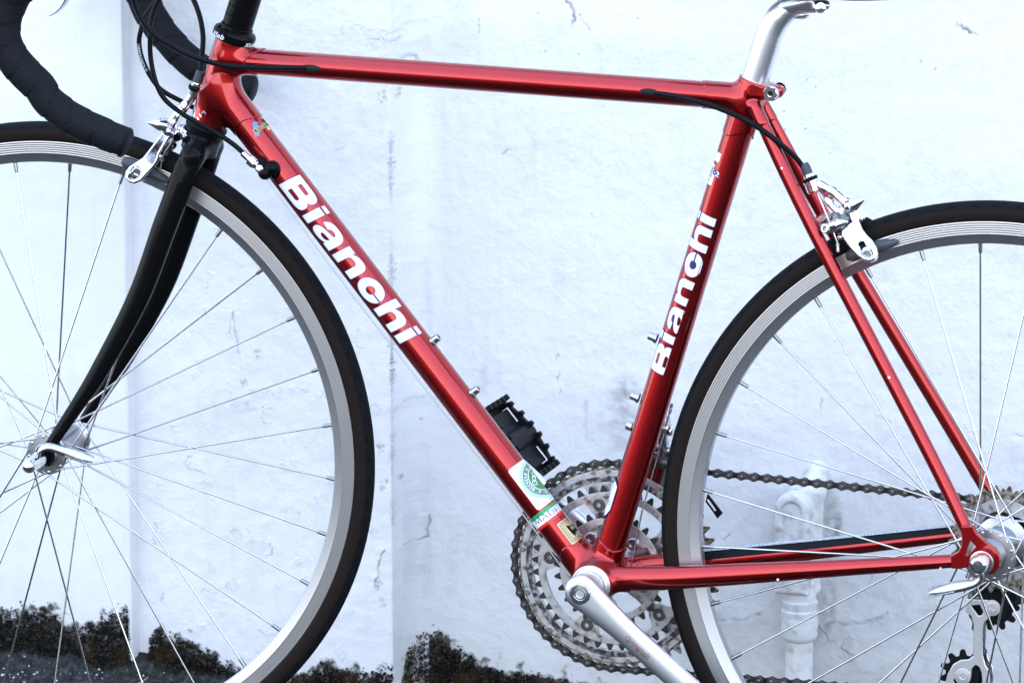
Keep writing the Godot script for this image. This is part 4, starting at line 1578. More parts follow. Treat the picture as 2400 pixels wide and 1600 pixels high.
	# bare gear cables under the down tube
	for z in [1.0, -1.0]:
		m = MB.new()
		var u := 0.0 if z > 0.0 else 5.0
		tube(m, spl([V3(-750.5, 299.0, 21.5 * z), V3(-747.2, 295.6 + u, 21.0 * z), V3(-668.7, 202.9 + u, 19.0 * z), V3(-598.1, 122.4 + u, 16.0 * z), V3(-520.1, 33.8 + u, 12.0 * z), V3(-472.3, -21.3 + u, 9.0 * z), V3(-428.0, -75.4, 6.0 * z), V3(-416, -90, 5.0 * z)], 5), 0.75, 8)
		part("gear_cable", m, M.steel)


# ---------------------------------------------------------------- brakes
func pad(m: MB, a: Vector3, b: Vector3, c: Vector3, w: float, h: float) -> void:
	tube(m, spl([a, a.lerp(b, 0.3), b, b.lerp(c, 0.7), c], 4), [Vector2(w * 0.4, h * 0.5), Vector2(w, h), Vector2(w, h), Vector2(w, h), Vector2(w * 0.7, h * 0.6), Vector2(w * 0.3, h * 0.3)], 16, V3(0, 0, 1).cross((c - a).normalized()))


func build_rear_brake() -> void:
	var br := holder("brake_caliper")
	var m := MB.new()
	var outline := arr2([[-159.6, 326.1], [-157.7, 319.9], [-154.9, 311.5], [-152.3, 306.2], [-157.6, 301], [-161.4, 297.5], [-160.4, 292.9], [-157, 287.7], [-151.1, 281.1], [-143.6, 274.6], [-136.2, 270.2], [-129.8, 269.4], [-124.7, 272.4], [-122.9, 278], [-124.9, 284.2], [-130, 290.8], [-135.8, 295], [-140.8, 300.1], [-145.2, 307.6], [-148.7, 314.4], [-151.3, 318.9], [-155.2, 326.4]])
	var slot := arr2([[-143.3, 285.7], [-141.4, 288.2], [-137.9, 288.6], [-135.3, 284.8], [-128.7, 280.7], [-127.3, 276.9], [-130.7, 273], [-135.5, 272.6], [-139.3, 276.6], [-140.7, 282]])
	prism(m, outline, [slot], -4.5, 4.5, 2.4, 4, Transform3D(Basis(V3(1, 0, 0), -0.34), V3(0, 0, 24.5) + V3(0, 298.0 * (1.0 - cos(0.34)), 298.0 * sin(0.34))))
	part("arm", m, M.polished, br)
	m = MB.new()
	var up_arm := func(p: Vector3) -> float:
		var d := cap_d(p, V3(-189, 337.0, 8), V3(-175, 331.5, 10), 5.6, 5.2)
		d = smin(d, cap_d(p, V3(-175, 331.5, 10), V3(-159, 322.5, 16), 5.2, 6.0), 4.0)
		d = smin(d, cap_d(p, V3(-159, 322.5, 16), V3(-148, 308, 12), 6.0, 5.0), 4.0)
		d = smin(d, cap_d(p, V3(-148, 308, 0), V3(-131, 292, -22), 6.0, 6.0), 5.0)
		d = smin(d, cap_d(p, V3(-131, 292, -22), V3(-133, 279, -26), 6.0, 5.0), 5.0)
		d = smin(d, cap_d(p, V3(-160, 318, 8), V3(-150, 306, 0), 6.0, 6.5), 6.0)
		d = smin(d, cap_d(p, V3(-181, 322, 10), V3(-166, 311, 14), 3.0, 3.6), 4.0)
		d = smin(d, cap_d(p, V3(-187, 333, 9), V3(-178, 321, 10), 3.4, 2.8), 4.0)
		return d
	sdf(m, up_arm, V3(-200, 268, -36), V3(-120, 348, 28), 1.3)
	part("arm", m, M.polished, br)
	m = MB.new()
	var link := func(p: Vector3) -> float:
		var d := cap_d(p, V3(-170, 309, 16), V3(-165, 299, 20), 5.0, 4.5)
		d = smin(d, cap_d(p, V3(-176, 301, 18), V3(-163, 300, 20), 4.2, 5.0), 3.0)
		d = smin(d, cap_d(p, V3(-168, 312, 8), V3(-160, 306, 14), 6.0, 6.0), 4.0)
		return d
	sdf(m, link, V3(-184, 290, 0), V3(-150, 322, 28), 1.1)
	part("cable_anchor_plate", m, M.dark_steel, br)
	m = MB.new()
	lathe(m, V3(-152.6, 322.8, 22), V3(0.85, 0.5, 0.18), [Vector2(-5, 0), Vector2(-5, 6.6), Vector2(-1.5, 6.8), Vector2(-0.8, 6.2), Vector2(0.2, 6.2), Vector2(0.8, 6.6), Vector2(12.5, 1.6), Vector2(13.4, 0.9), Vector2(13.6, 0)], 32, 0.4)
	lathe(m, V3(-166.0, 303.8, 30), V3(0.92, 0.36, 0.16), [Vector2(-6, 0), Vector2(-6, 4.6), Vector2(-5, 5.2), Vector2(1.6, 5.2), Vector2(2.2, 4.7), Vector2(3.0, 5.0), Vector2(12.0, 1.0), Vector2(12.6, 0)], 28, 0.4)
	part("pivot_cone", m, M.chrome, br)
	m = MB.new()
	lathe(m, V3(-171.5, 298.0, 25), V3(-0.45, 0.2, 0.87), [Vector2(-5, 4.4), Vector2(5.6, 4.4), Vector2(6.6, 4.9), Vector2(10, 4.9), Vector2(10.6, 4.2), Vector2(10.6, 2.6), Vector2(7.5, 2.4), Vector2(7.5, 0)], 28)
	lathe(m, V3(-133.6, 278.4, 27), V3(0, 0, 1), [Vector2(0, 7.0), Vector2(2.6, 7.0), Vector2(3.0, 5.2), Vector2(6.8, 5.0), Vector2(7.4, 4.2), Vector2(7.4, 2.8), Vector2(5.0, 2.6), Vector2(5.0, 0)], 28)
	lathe(m, V3(-160.4, 291.6, 26), V3(-0.5, 0, 0.86), [Vector2(-4, 2.6), Vector2(4, 2.6), Vector2(5.2, 1.8), Vector2(5.4, 0)], 16)
	part("bolts", m, M.steel, br)
	m = MB.new()
	var ad := (V3(-205.0, 354.0, 8) - V3(-194.3, 331.2, 8)).normalized()
	lathe(m, V3(-193.6, 329.8, 8), ad, [Vector2(0, 3.0), Vector2(0, 6.4), Vector2(1.4, 7.2), Vector2(8.4, 7.2), Vector2(8.8, 6.4), Vector2(9.4, 6.4), Vector2(9.6, 7.6), Vector2(11.4, 7.6), Vector2(11.8, 6.6)], 32)
	lathe(m, V3(-193.6, 329.8, 8), ad, [Vector2(14.8, 6.4), Vector2(15.6, 5.2), Vector2(18, 4.8), Vector2(18.2, 3)], 32)
	part("adjuster", m, M.polished, br)
	m = MB.new()
	lathe(m, V3(-193.6, 329.8, 8), ad, [Vector2(11.4, 6.0), Vector2(11.7, 7.4), Vector2(13.2, 8.0), Vector2(14.6, 7.4), Vector2(15.0, 6.0)], 32, 2.0)
	part("rubber_ring", m, M.black, br)
	m = MB.new()
	lathe(m, V3(-193.6, 329.8, 8), ad, [Vector2(18.0, 3.6), Vector2(18.4, 5.0), Vector2(25.6, 5.0), Vector2(29.0, 4.0), Vector2(29.2, 2.6)], 24)
	part("ferrule", m, M.pad, br)
	m = MB.new()
	rod(m, V3(-191, 330, 10), V3(-170.5, 298.5, 26), 0.85, 8)
	rod(m, V3(-170.5, 298.5, 26), V3(-164.6, 286.0, 27), 0.85, 8)
	lathe(m, V3(-164.4, 285.8, 27), V3(0.1, -1, 0), [Vector2(0, 1.4), Vector2(0.4, 1.9), Vector2(3, 1.9), Vector2(3.6, 1.4), Vector2(6, 1.9), Vector2(8.6, 1.7), Vector2(9, 0)], 12)
	part("cable", m, M.satin, br)
	for s in [1.0, -1.0]:
		m = MB.new()
		pad(m, V3(-158.5, 270.2, 14.0 * s), V3(-133, 281.5, 14.5 * s), V3(-109.5, 289.6, 13.0 * s), 4.6, 6.2)
		lathe(m, V3(-133.6, 279.0, 12.0 * s), V3(0, 0, s), [Vector2(0, 8), Vector2(8, 7.6), Vector2(8.4, 0)], 20)
		part("brake_pad", m, M.pad, br)
	m = MB.new()
	rod(m, V3(-189.4, 300.2, 0), V3(-152, 316, 6), 4.4, 16)
	part("pivot_bolt", m, M.steel, br)


func build_front_brake() -> void:
	var br := holder("brake_caliper")
	var m := MB.new()
	var outline := arr2([[-859.2, 340.8], [-864.9, 333], [-870.5, 324.4], [-876.1, 315.7], [-879.9, 309.9], [-886.6, 304.8], [-893.2, 299.8], [-896.5, 294], [-895.8, 287.6], [-891.2, 283.3], [-885.4, 282.6], [-878.8, 286], [-873.1, 293.8], [-867.9, 300.2], [-864.6, 306.4], [-862.8, 314.8], [-857.2, 326.2], [-852.5, 335.7], [-851.6, 342.2], [-854.5, 346.1]])
	var slot := arr2([[-884.6, 303], [-880.3, 301.1], [-879.5, 296.6], [-881.2, 290.5], [-885.5, 286.9], [-890.2, 286.1], [-893.3, 288.7], [-892.2, 294.3], [-889.4, 299.1]])
	prism(m, outline, [slot], -4.5, 4.5, 2.4, 4, Transform3D(Basis(V3(1, 0, 0), -0.34), V3(0, 0, 23.5) + V3(0, 313.0 * (1.0 - cos(0.34)), 313.0 * sin(0.34))))
	part("arm", m, M.polished, br)
	m = MB.new()
	var up_arm := func(p: Vector3) -> float:
		var d := cap_d(p, V3(-835.5, 374.0, 0), V3(-846.0, 359.6, 3), 5.0, 4.4)
		d = smin(d, cap_d(p, V3(-846.0, 359.6, 3), V3(-857.7, 342.0, 12), 4.4, 5.4), 4.0)
		d = smin(d, cap_d(p, V3(-857.7, 342.0, 12), V3(-856, 338, 22), 5.4, 5.0), 4.0)
		d = smin(d, cap_d(p, V3(-857.7, 342.0, 6), V3(-866, 318, -20), 5.4, 6.0), 4.0)
		d = smin(d, cap_d(p, V3(-866, 318, -20), V3(-886, 292, -25), 6.0, 6.0), 4.0)
		d = smin(d, cap_d(p, V3(-846, 338, 4), V3(-860, 332, 12), 5.0, 5.0), 4.0)
		return d
	sdf(m, up_arm, V3(-898, 278, -36), V3(-824, 384, 32), 1.4)
	part("arm", m, M.polished, br)
	m = MB.new()
	lathe(m, V3(-861.0, 344.6, 24), V3(-0.99, 0.1, 0.1), [Vector2(-6, 0), Vector2(-6, 6.6), Vector2(1.5, 6.8), Vector2(2.0, 6.2), Vector2(3.0, 6.4), Vector2(14.5, 1.0), Vector2(15.4, 0)], 30, 0.4)
	part("pivot_cone", m, M.chrome, br)
	m = MB.new()
	lathe(m, V3(-840.0, 334.0, 16), V3(0.5, -0.4, 0.76), [Vector2(-8, 5.4), Vector2(0, 5.4), Vector2(0.5, 4.6), Vector2(7, 4.6), Vector2(7, 0)], 6)
	lathe(m, V3(-850.0, 334.0, 14), V3(0.7, -0.3, 0.6), [Vector2(-8, 6.0), Vector2(4, 6.0), Vector2(4.6, 5.2), Vector2(4.6, 0)], 24)
	lathe(m, V3(-885.2, 296.0, 24), V3(0.1, 0, 1), [Vector2(0, 7.0), Vector2(3.0, 7.0), Vector2(3.6, 5.6), Vector2(9.0, 5.4), Vector2(9.6, 4.6), Vector2(9.6, 2.8), Vector2(7.0, 2.6), Vector2(7.0, 0)], 28)
	lathe(m, V3(-862.0, 310.0, 22), V3(0.3, 0, 1), [Vector2(-6, 3.2), Vector2(1, 3.2), Vector2(1.4, 2.6), Vector2(1.4, 0)], 12)
	part("bolts", m, M.chrome, br)
	m = MB.new()
	tube(m, spl([V3(-851, 334, 18), V3(-853, 326, 20), V3(-858.5, 317, 22), V3(-861, 309, 22)], 6), 1.4, 10)
	tube(m, spl([V3(-848, 333, 14), V3(-851.5, 327, 16), V3(-857, 322, 17), V3(-859, 313, 18)], 6), 1.8, 10)
	part("return_spring", m, M.dark_steel, br)
	m = MB.new()
	rod(m, V3(-835, 384, 0), V3(-862, 308, 21), 0.8, 8)
	rod(m, V3(-862, 308, 21), V3(-864.5, 297, 20), 0.8, 8)
	part("cable", m, M.satin, br)
	m = MB.new()
	var ad := V3(0.24, 0.97, 0)
	lathe(m, V3(-835.5, 373.2, 0), ad, [Vector2(-2, 3), Vector2(-1, 6.2), Vector2(3.6, 6.4), Vector2(4.2, 5.6), Vector2(4.6, 5.6)], 30)
	lathe(m, V3(-835.5, 373.2, 0), ad, [Vector2(9.4, 6.2), Vector2(10.4, 6.2), Vector2(11.2, 4.6), Vector2(12.6, 4.2)], 30)
	part("adjuster", m, M.polished, br)
	m = MB.new()
	lathe(m, V3(-835.5, 373.2, 0), ad, [Vector2(4.2, 5.4), Vector2(4.6, 7.4), Vector2(6.8, 8.2), Vector2(9.0, 7.4), Vector2(9.6, 5.4)], 30, 2.0)
	part("rubber_ring", m, M.black, br)
	m = MB.new()
	lathe(m, V3(-835.5, 373.2, 0), ad, [Vector2(12.2, 4.0), Vector2(12.6, 5.2), Vector2(24.5, 4.4), Vector2(25.2, 3.0)], 24)
	part("ferrule", m, M.pad, br)
	for s in [1.0, -1.0]:
		m = MB.new()
		pad(m, V3(-906.5, 303.0, 13.5 * s), V3(-884, 297.0, 14.5 * s), V3(-857.0, 285.0, 14.0 * s), 5.0, 6.4)
		lathe(m, V3(-885.2, 296.0, 12.0 * s), V3(0, 0, s), [Vector2(0, 8), Vector2(7, 7.6), Vector2(7.4, 0)], 20)
		part("brake_pad", m, M.pad, br)


# ---------------------------------------------------------------- seat post and saddle
func build_seat() -> void:
	var sp := holder("seat_post")
	var m := MB.new()
	var sd := V3(0.2613, 0.9653, 0).normalized()
	var foot := V3(-288, 327, 0)
	tube(m, spl([foot, V3(-262.0, 423.2, 0), V3(-249.6, 468, 0), V3(-245.2, 482, 0), V3(-238.2, 494.2, 0), V3(-228.2, 503.0, 0), V3(-217, 507.0, 0)], 8), [13.6, 13.6, 13.6, 13.4, 13.0, 11.6, 9.5], 40)
	var head := func(p: Vector3) -> float:
		var d := cap_d(p, V3(-238, 496, 0), V3(-222, 505.5, 0), 11.5, 8.5)
		for s in [1.0, -1.0]:
			d = smin(d, cap_d(p, V3(-222, 505.0, 4.0 * s), V3(-196, 506.5, 12.0 * s), 7.0, 4.6), 6.0)
			d = smin(d, cap_d(p, V3(-232, 506, 6.0 * s), V3(-206, 513, 13.0 * s), 5.0, 4.5), 6.0)
		return d
	sdf(m, head, V3(-256, 480, -20), V3(-186, 524, 20), 1.4)
	part("post", m, M.post, sp)
	m = MB.new()
	lathe(m, V3(-217, 501.5, 0), V3(0.12, -1, 0), [Vector2(-4, 5), Vector2(1.5, 7.2), Vector2(4, 7.2), Vector2(4.4, 5.0), Vector2(5.0, 7.8), Vector2(7.0, 7.2), Vector2(8.4, 4.0), Vector2(8.6, 0)], 30)
	part("clamp_nut", m, M.satin, sp)
	m = MB.new()
	lathe(m, V3(-194.2, 507.4, 16.0), V3(0.5, 0.1, 0.86), [Vector2(-24, 5.0), Vector2(-1, 5.4), Vector2(0, 5.0), Vector2(0.6, 0)], 24)
	lathe(m, V3(-210, 511.6, 4), V3(0, 0, 1), [Vector2(0, 0), Vector2(0, 4), Vector2(11, 4), Vector2(11.6, 3), Vector2(11.6, 0)], 20)
	part("rail_clamp", m, M.chrome, sp)
	var sa := holder("saddle")
	m = MB.new()
	tube(m, spl([V3(-372, 552.5, 0), V3(-362, 548.5, 0), V3(-300, 544.5, 0), V3(-230, 541.5, 0), V3(-170, 540.5, 0), V3(-120, 544.5, 0), V3(-96, 552.5, 0), V3(-92, 556.5, 0)], 6), [Vector2(4, 5), Vector2(17, 20), Vector2(20, 24), Vector2(24, 25), Vector2(45, 26), Vector2(68, 24), Vector2(60, 15), Vector2(20, 5)], 32, V3(0, 1, 0))
	part("shell", m, mat(Color(0.045, 0.006, 0.008), 0.5), sa)
	for s in [1.0, -1.0]:
		m = MB.new()
		tube(m, spl([V3(-345, 540, 8.0 * s), V3(-300, 522, 16.0 * s), V3(-240, 516, 21.0 * s), V3(-170, 522, 24.0 * s), V3(-120, 540, 40.0 * s)], 6), 3.5, 12)
		part("rail", m, M.steel, sa)


# ---------------------------------------------------------------- cables
func build_cables() -> void:
	var hoses := [
		["brake_cable_housing", [V3(-868, 505, 64), V3(-879, 485, 62), V3(-877.7, 471.4, 60), V3(-872, 456, 58), V3(-859.1, 439.2, 55), V3(-838.5, 425.5, 48), V3(-821.7, 416.8, 40), V3(-804.9, 411.3, 32), V3(-785.5, 408.4, 26), V3(-757.2, 408.5, 20), V3(-708.6, 410.6, 11), V3(-690, 411.2, 6)], 2.7],
		["brake_cable_housing", [V3(-868, 476, -46), V3(-854.9, 461.4, -40), V3(-843.7, 445.7, -30), V3(-836.1, 428.6, -20), V3(-832.7, 411.3, -10), V3(-830.8, 397.4, -2), V3(-831, 390, 0)], 2.7],
		["gear_cable_housing", [V3(-868, 486, -44), V3(-885.8, 461.5, -20), V3(-894.3, 446.2, -10), V3(-894.5, 434.1, 0), V3(-896.6, 420.7, 0), V3(-893.2, 405, 0), V3(-884.2, 388.1, 0), V3(-873.6, 373.6, -5), V3(-854.2, 362.5, -12), V3(-844.1, 356.4, -18), V3(-815, 342, -26), V3(-783.2, 331.3, -28), V3(-770.1, 319.5, -25)], 2.5],
		["gear_cable_housing", [V3(-842, 496, 40), V3(-859.8, 470.4, 40), V3(-866.3, 451.5, 42), V3(-866.6, 434.4, 44), V3(-865.6, 412.8, 44), V3(-860, 389.8, 44), V3(-850.9, 372.7, 42), V3(-832.9, 359.4, 40), V3(-818.9, 351.4, 36), V3(-800.4, 342, 32), V3(-783.2, 331.3, 28), V3(-769.6, 319.8, 25)], 2.5],
		["brake_cable_housing", [V3(-378, 413.6, 5), V3(-360.1, 413.4, 10), V3(-326.7, 411.1, 15.5), V3(-296.5, 406.5, 19.5), V3(-274.1, 400.3, 21.5), V3(-254.4, 392.9, 23), V3(-237.2, 382.8, 22), V3(-223.5, 372.2, 18), V3(-212.6, 361.3, 12), V3(-206.4, 352.8, 9)], 2.7]]
	for h in hoses:
		var m := MB.new()
		tube(m, spl(h[1], 7), h[2], 14)
		part(h[0], m, M.cable)
	# maker's name printed along the left gear housing
	var m := MB.new()
	var run := spl([V3(-896.4, 420.7, 2.6), V3(-893.0, 405, 2.6), V3(-884.0, 388.1, 2.6), V3(-873.6, 373.6, -1.5)], 12)
	text_on(m, "CAMPAGNOLO", 2.6, func(q: Vector2) -> Array:
		var f := clampf((q.x + 14.0) / 45.0, 0.0, 0.999) * (run.size() - 1)
		var k := int(f)
		var p: Vector3 = run[k].lerp(run[k + 1], f - k)
		var t: Vector3 = (run[k + 1] - run[k]).normalized()
		var u := V3(-t.y, t.x, 0)
		return [p + u * (q.y - 0.2) + V3(0, 0, 0.1), V3(0, 0, 1)], false)
	part("housing_print", m, M.white)
	m = MB.new()
	var bd := (V3(-757.0, 309.5, 24.5) - V3(-770.1, 319.5, 25)).normalized()
	lathe(m, V3(-774.0, 322.6, 25.2), bd, [Vector2(0, 2.4), Vector2(0.4, 3.4), Vector2(9, 3.4), Vector2(9.2, 2.6)], 18)
	lathe(m, V3(-774.0, 322.6, 25.2), bd, [Vector2(8.8, 3.6), Vector2(9.6, 5.6), Vector2(16.4, 5.6), Vector2(17.2, 4.6), Vector2(19, 4.0)], 20, 0.5, 1.0, func(a: float, _x: float) -> float: return 1.0 + 0.06 * sin(a * 10.0))
	part("cable_adjuster", m, M.chrome)


# ---------------------------------------------------------------- fork, headset, stem and bar
func build_steering() -> void:
	var hs := holder("headset")
	var o := V3(-796.2, 430.5, 0)
	var m := MB.new()
	lathe(m, o, AXIS_D, [Vector2(-1.0, 15), Vector2(-1.0, 18.2), Vector2(0.6, 20.6), Vector2(2.0, 21.6), Vector2(7.2, 21.8), Vector2(9.8, 20.8), Vector2(11.6, 18.4), Vector2(12.2, 16.6), Vector2(14.8, 16.4), Vector2(15.4, 15.6)], 56, 0.35)
	part("upper_bearing", m, M.black_gloss, hs)
	var hw := Wrap.new(o, o + AXIS_D * 10.0, 21.8, V3(0.956, -0.292, 0))
	m = MB.new()
	text_on(m, "Xlab", 4.6, func(q: Vector2) -> Array: return [hw.at(3.6 + q.y, -12.0 + q.x * 1.3 + 0.3 * q.y, 0.12), hw.out(-12.0 + q.x * 1.3)])
	text_on(m, "Xlab", 4.0, func(q: Vector2) -> Array: return [hw.at(3.0 + q.y, 27.0 + q.x * 1.3 + 0.3 * q.y, 0.12), hw.out(27.0 + q.x * 1.3)])
	part("bearing_lettering", m, M.white, hs)
	for k in 4:
		m = MB.new()
		var z := 15.6 + k * 10.1
		lathe(m, o, AXIS_D, [Vector2(z, 13), Vector2(z, 14.9), Vector2(z + 0.4, 15.3), Vector2(z + 9.6, 15.3), Vector2(z + 10.0, 14.9), Vector2(z + 10.0, 13)], 48, 0.4)
		part("spacer", m, M.black_gloss, hs)
	m = MB.new()
	lathe(m, V3(-821.6, 345.5, 0), AXIS_D, [Vector2(-16.5, 14), Vector2(-16.5, 18.4), Vector2(-13.6, 19.4), Vector2(-10.6, 19.6), Vector2(-4.2, 21.4), Vector2(-2.0, 20.8), Vector2(0.0, 17.8), Vector2(0.2, 15)], 52, 0.4)
	part("lower_bearing", m, M.black, hs)
	# fork
	var fk := holder("fork")
	m = MB.new()
	var crown := func(p: Vector3) -> float:
		var w := p - V3(-821.6, 345.5, 0)
		var s := w.dot(AXIS_D)
		var d := maxf((w - AXIS_D * s).length() - 18.6, maxf(s + 15.0, -31.0 - s))
		for q in [1.0, -1.0]:
			d = smin(d, cap_d(p, V3(-825.0, 327.0, 14.0 * q), V3(-827.0, 317.0, 29.0 * q), 12.0, 11.6), 8.0)
			d = smin(d, cap_d(p, V3(-827.0, 317.0, 29.0 * q), V3(-836.0, 291.0, 34.5 * q), 11.6, 10.4), 5.0)
		d = maxf(d, -cap_d(p, V3(-836, 296, 0), V3(-850, 250, 0), 20.0, 20.0))
		return d
	sdf(m, crown, V3(-858, 270, -50), V3(-790, 338, 50), 1.8)
	part("crown", m, M.fork, fk)
	for s in [1.0, -1.0]:
		m = MB.new()
		var off := -6.0 if s < 0.0 else 0.0
		tube(m, spl([V3(-828.5, 314.0, 30.0 * s), V3(-837.1, 290.5, 34.5 * s), V3(-853.4, 243.3, 38.0 * s), V3(-879.6, 169.7, 41.0 * s), V3(-918.5, 93.4, 44.0 * s), V3(-941.3, 56.0, 46.0 * s), V3(-966.5, 16.5, 48.0 * s)], 7), [Vector2(10.5, 12.6), Vector2(10.4, 12.8), Vector2(9.8, 12.6), Vector2(8.4, 11.4), Vector2(7.2, 9.4), Vector2(6.2, 7.4), Vector2(5.8, 6.0)], 28, V3(0.9, 0.3, 0))
		part("blade", m, M.fork, fk)
		m = MB.new()
		var z0: float = 44.5 if s > 0.0 else -51.0
		prism(m, arr2([[-969, 22], [-960.5, 15.5], [-965.5, 4], [-969.5, -9], [-972.5, -9.5], [-972.4, 0], [-977, 5], [-981.6, 0], [-981.6, -9.5], [-985, -8], [-986.5, 2], [-982, 10], [-974, 15]]), [], z0, z0 + 6.5, 0.8, 1)
		part("dropout", m, M.fork, fk)
	# embossed mark on the near shoulder of the crown
	m = MB.new()
	var ring := []
	for k in 25:
		var a := TAU * k / 24.0
		ring.append(V3(-824.0 + cos(a) * 6.2 - sin(a) * 2.0, 315.0 + sin(a) * 8.2, 40.4 - 0.12 * absf(cos(a)) * 6.0))
	tube(m, ring, 0.5, 6)
	part("crown_mark", m, M.black_gloss, fk)
	# stem
	var sm := holder("stem")
	m = MB.new()
	var top := o + AXIS_D * 76.0
	rod(m, o + AXIS_D * 56.0, o + AXIS_D * 98.0, 17.5, 32)
	tube(m, [top, V3(-850, 522, 0)], [Vector2(15, 16), Vector2(14, 15)], 24)
	rod(m, V3(-856, 524, -22), V3(-856, 524, 22), 19.0, 32)
	part("body", m, M.black, sm)
	# bar: tops, hooks and taped drops
	var hb := holder("handlebar")
	m = MB.new()
	rod(m, V3(-856, 524, -120), V3(-856, 524, 120), 13.0, 24)
	part("bar", m, M.black, hb)
	var near := [V3(-856, 524, 118), V3(-857, 524, 165), V3(-868, 523, 192), V3(-892, 521, 203), V3(-925, 514, 205), V3(-948, 498, 205), V3(-960.5, 470, 205), V3(-957.9, 444.8, 205), V3(-943.5, 424.4, 205), V3(-925.5, 408.6, 205), V3(-913.5, 393.4, 205), V3(-888.6, 377.6, 205), V3(-862.0, 367.6, 205), V3(-838.5, 360.0, 205)]
	var far := [V3(-856, 524, -118), V3(-857, 524, -165), V3(-868, 523, -192), V3(-893, 519, -202), V3(-930, 508, -203), V3(-956, 487, -203), V3(-966, 460, -203), V3(-961.0, 435.6, -203), V3(-945.1, 407.5, -203), V3(-926.3, 386.3, -203), V3(-905.1, 368.4, -203), V3(-881.6, 356.4, -203), V3(-858.3, 349, -203), V3(-841.4, 345.6, -203)]
	for b in [near, far]:
		m = MB.new()
		var swap := 1.0 if b[0].z > 0.0 else -1.0
		tube(m, spl(b, 14), [16.0, 16.0, 16.4, 16.6, 16.8, 17.0, 16.8, 16.6, 16.4, 16.2, 15.8, 15.6, 15.4, 14.6], 32, Vector3.ZERO, true, func(l: float, a: float) -> float:
			var f := fposmod((l + 9.0 * cos(a + 0.6) * swap) / 24.0, 1.0)
			return -1.2 * (1.0 - smoothstep(0.0, 0.08, f)) + 0.9 * (f - 0.5) + 0.25 * sin(l * 0.09 + a * 2.0))
		part("bar_tape", m, M.tape, hb)
		m = MB.new()
		var e: Vector3 = (b[-1] - b[-2]).normalized()
		lathe(m, b[-1] - e * 2.0, e, [Vector2(0, 14.0), Vector2(2.5, 15.2), Vector2(5, 14.4), Vector2(7.0, 11), Vector2(7.6, 0)], 32, 0.9)
		part("bar_plug", m, M.plastic, hb)
		# brake hood and lever
		m = MB.new()
		var z: float = b[4].z
		var hood := func(p: Vector3) -> float:
			var d := cap_d(p, V3(-952, 500, z), V3(-995, 521, z), 17.0, 14.0)
			d = smin(d, cap_d(p, V3(-995, 521, z), V3(-1012, 536, z), 14.0, 11.0), 8.0)
			return d
		sdf(m, hood, V3(-1030, 478, z - 24), V3(-928, 556, z + 24), 2.6)
		part("brake_hood", m, M.plastic, hb)
		m = MB.new()
		tube(m, spl([V3(-1000, 520, z), V3(-1022, 496, z), V3(-1033, 462, z), V3(-1043.5, 428.7, z), V3(-1052, 416.0, z), V3(-1062.5, 408.8, z)], 6), [Vector2(9, 5), Vector2(8.5, 4), Vector2(8, 3.6), Vector2(7.5, 3.4), Vector2(7, 2.8), Vector2(5, 1.8)], 18, V3(0.9, 0.3, 0))
		part("brake_lever", m, M.satin, hb)


# ================================================================ the place (millimetres, y = 0 under the rear wheel)
const TEX_X0 := -1250.0
const TEX_Y0 := -50.0
const TEX_W := 1400.0
const TEX_H := 920.0
const PX := 1680
const PY := 1104


func ground_at(x: float) -> float:
	return -x * 0.0325


func wpart(called: String, m: MB, mt: Material, parent: Node3D) -> MeshInstance3D:
	var o := MeshInstance3D.new()
	o.name = called
	o.mesh = m.mesh(Transform3D(), Vector3.ZERO)
	o.material_override = mt
	parent.add_child(o, true)
	return o


func dot_into(a: PackedFloat32Array, x: float, y: float, r: float, amount: float, soft := 1.0) -> void:
	var cx := (x - TEX_X0) / TEX_W * PX
	var cy := (1.0 - (y - TEX_Y0) / TEX_H) * PY
	var rp := r / TEX_W * PX
	for j in range(maxi(0, int(cy - rp - 1)), mini(PY, int(cy + rp + 2))):
		for i in range(maxi(0, int(cx - rp - 1)), mini(PX, int(cx + rp + 2))):
			var d := Vector2(i - cx, j - cy).length() / maxf(rp, 0.5)
			if d < 1.0:
				var f := 1.0 - pow(d, soft * 2.0)
				if amount > 0.0:
					a[j * PX + i] = maxf(a[j * PX + i], amount * f)
				else:
					a[j * PX + i] = minf(a[j * PX + i], amount * f)


func crack_into(dark: PackedFloat32Array, hgt: PackedFloat32Array, pts: Array, w: float, amount: float, step_up: float) -> void:
	for i in pts.size() - 1:
		var a := Vector2(pts[i][0], pts[i][1])
		var b := Vector2(pts[i + 1][0], pts[i + 1][1])
		var l := a.distance_to(b)
		var nrm := (b - a).orthogonal().normalized()
		var n := int(l / 0.8) + 1
		for k in n:
			var t := float(k) / n
			var p := a.lerp(b, t) + nrm * (sin(t * 9.0 + a.x) * 0.8 + rng.randf_range(-0.5, 0.5))
			var fade := 0.35 + 0.65 * absf(sin(p.x * 0.21 + p.y * 0.13))
			dot_into(dark, p.x, p.y, w * rng.randf_range(0.7, 1.2), amount * fade)
			dot_into(hgt, p.x, p.y, w * 1.3, -clampf(amount * 3.0, 0.15, 1.0) * fade)
			if step_up != 0.0:      # paint lifting on one side, easing back to the wall
				for q in 9:
					var o := p + nrm * (0.8 + q * 1.1)
					dot_into(hgt, o.x, o.y, 1.3, step_up * fade * (1.0 - q / 9.0))


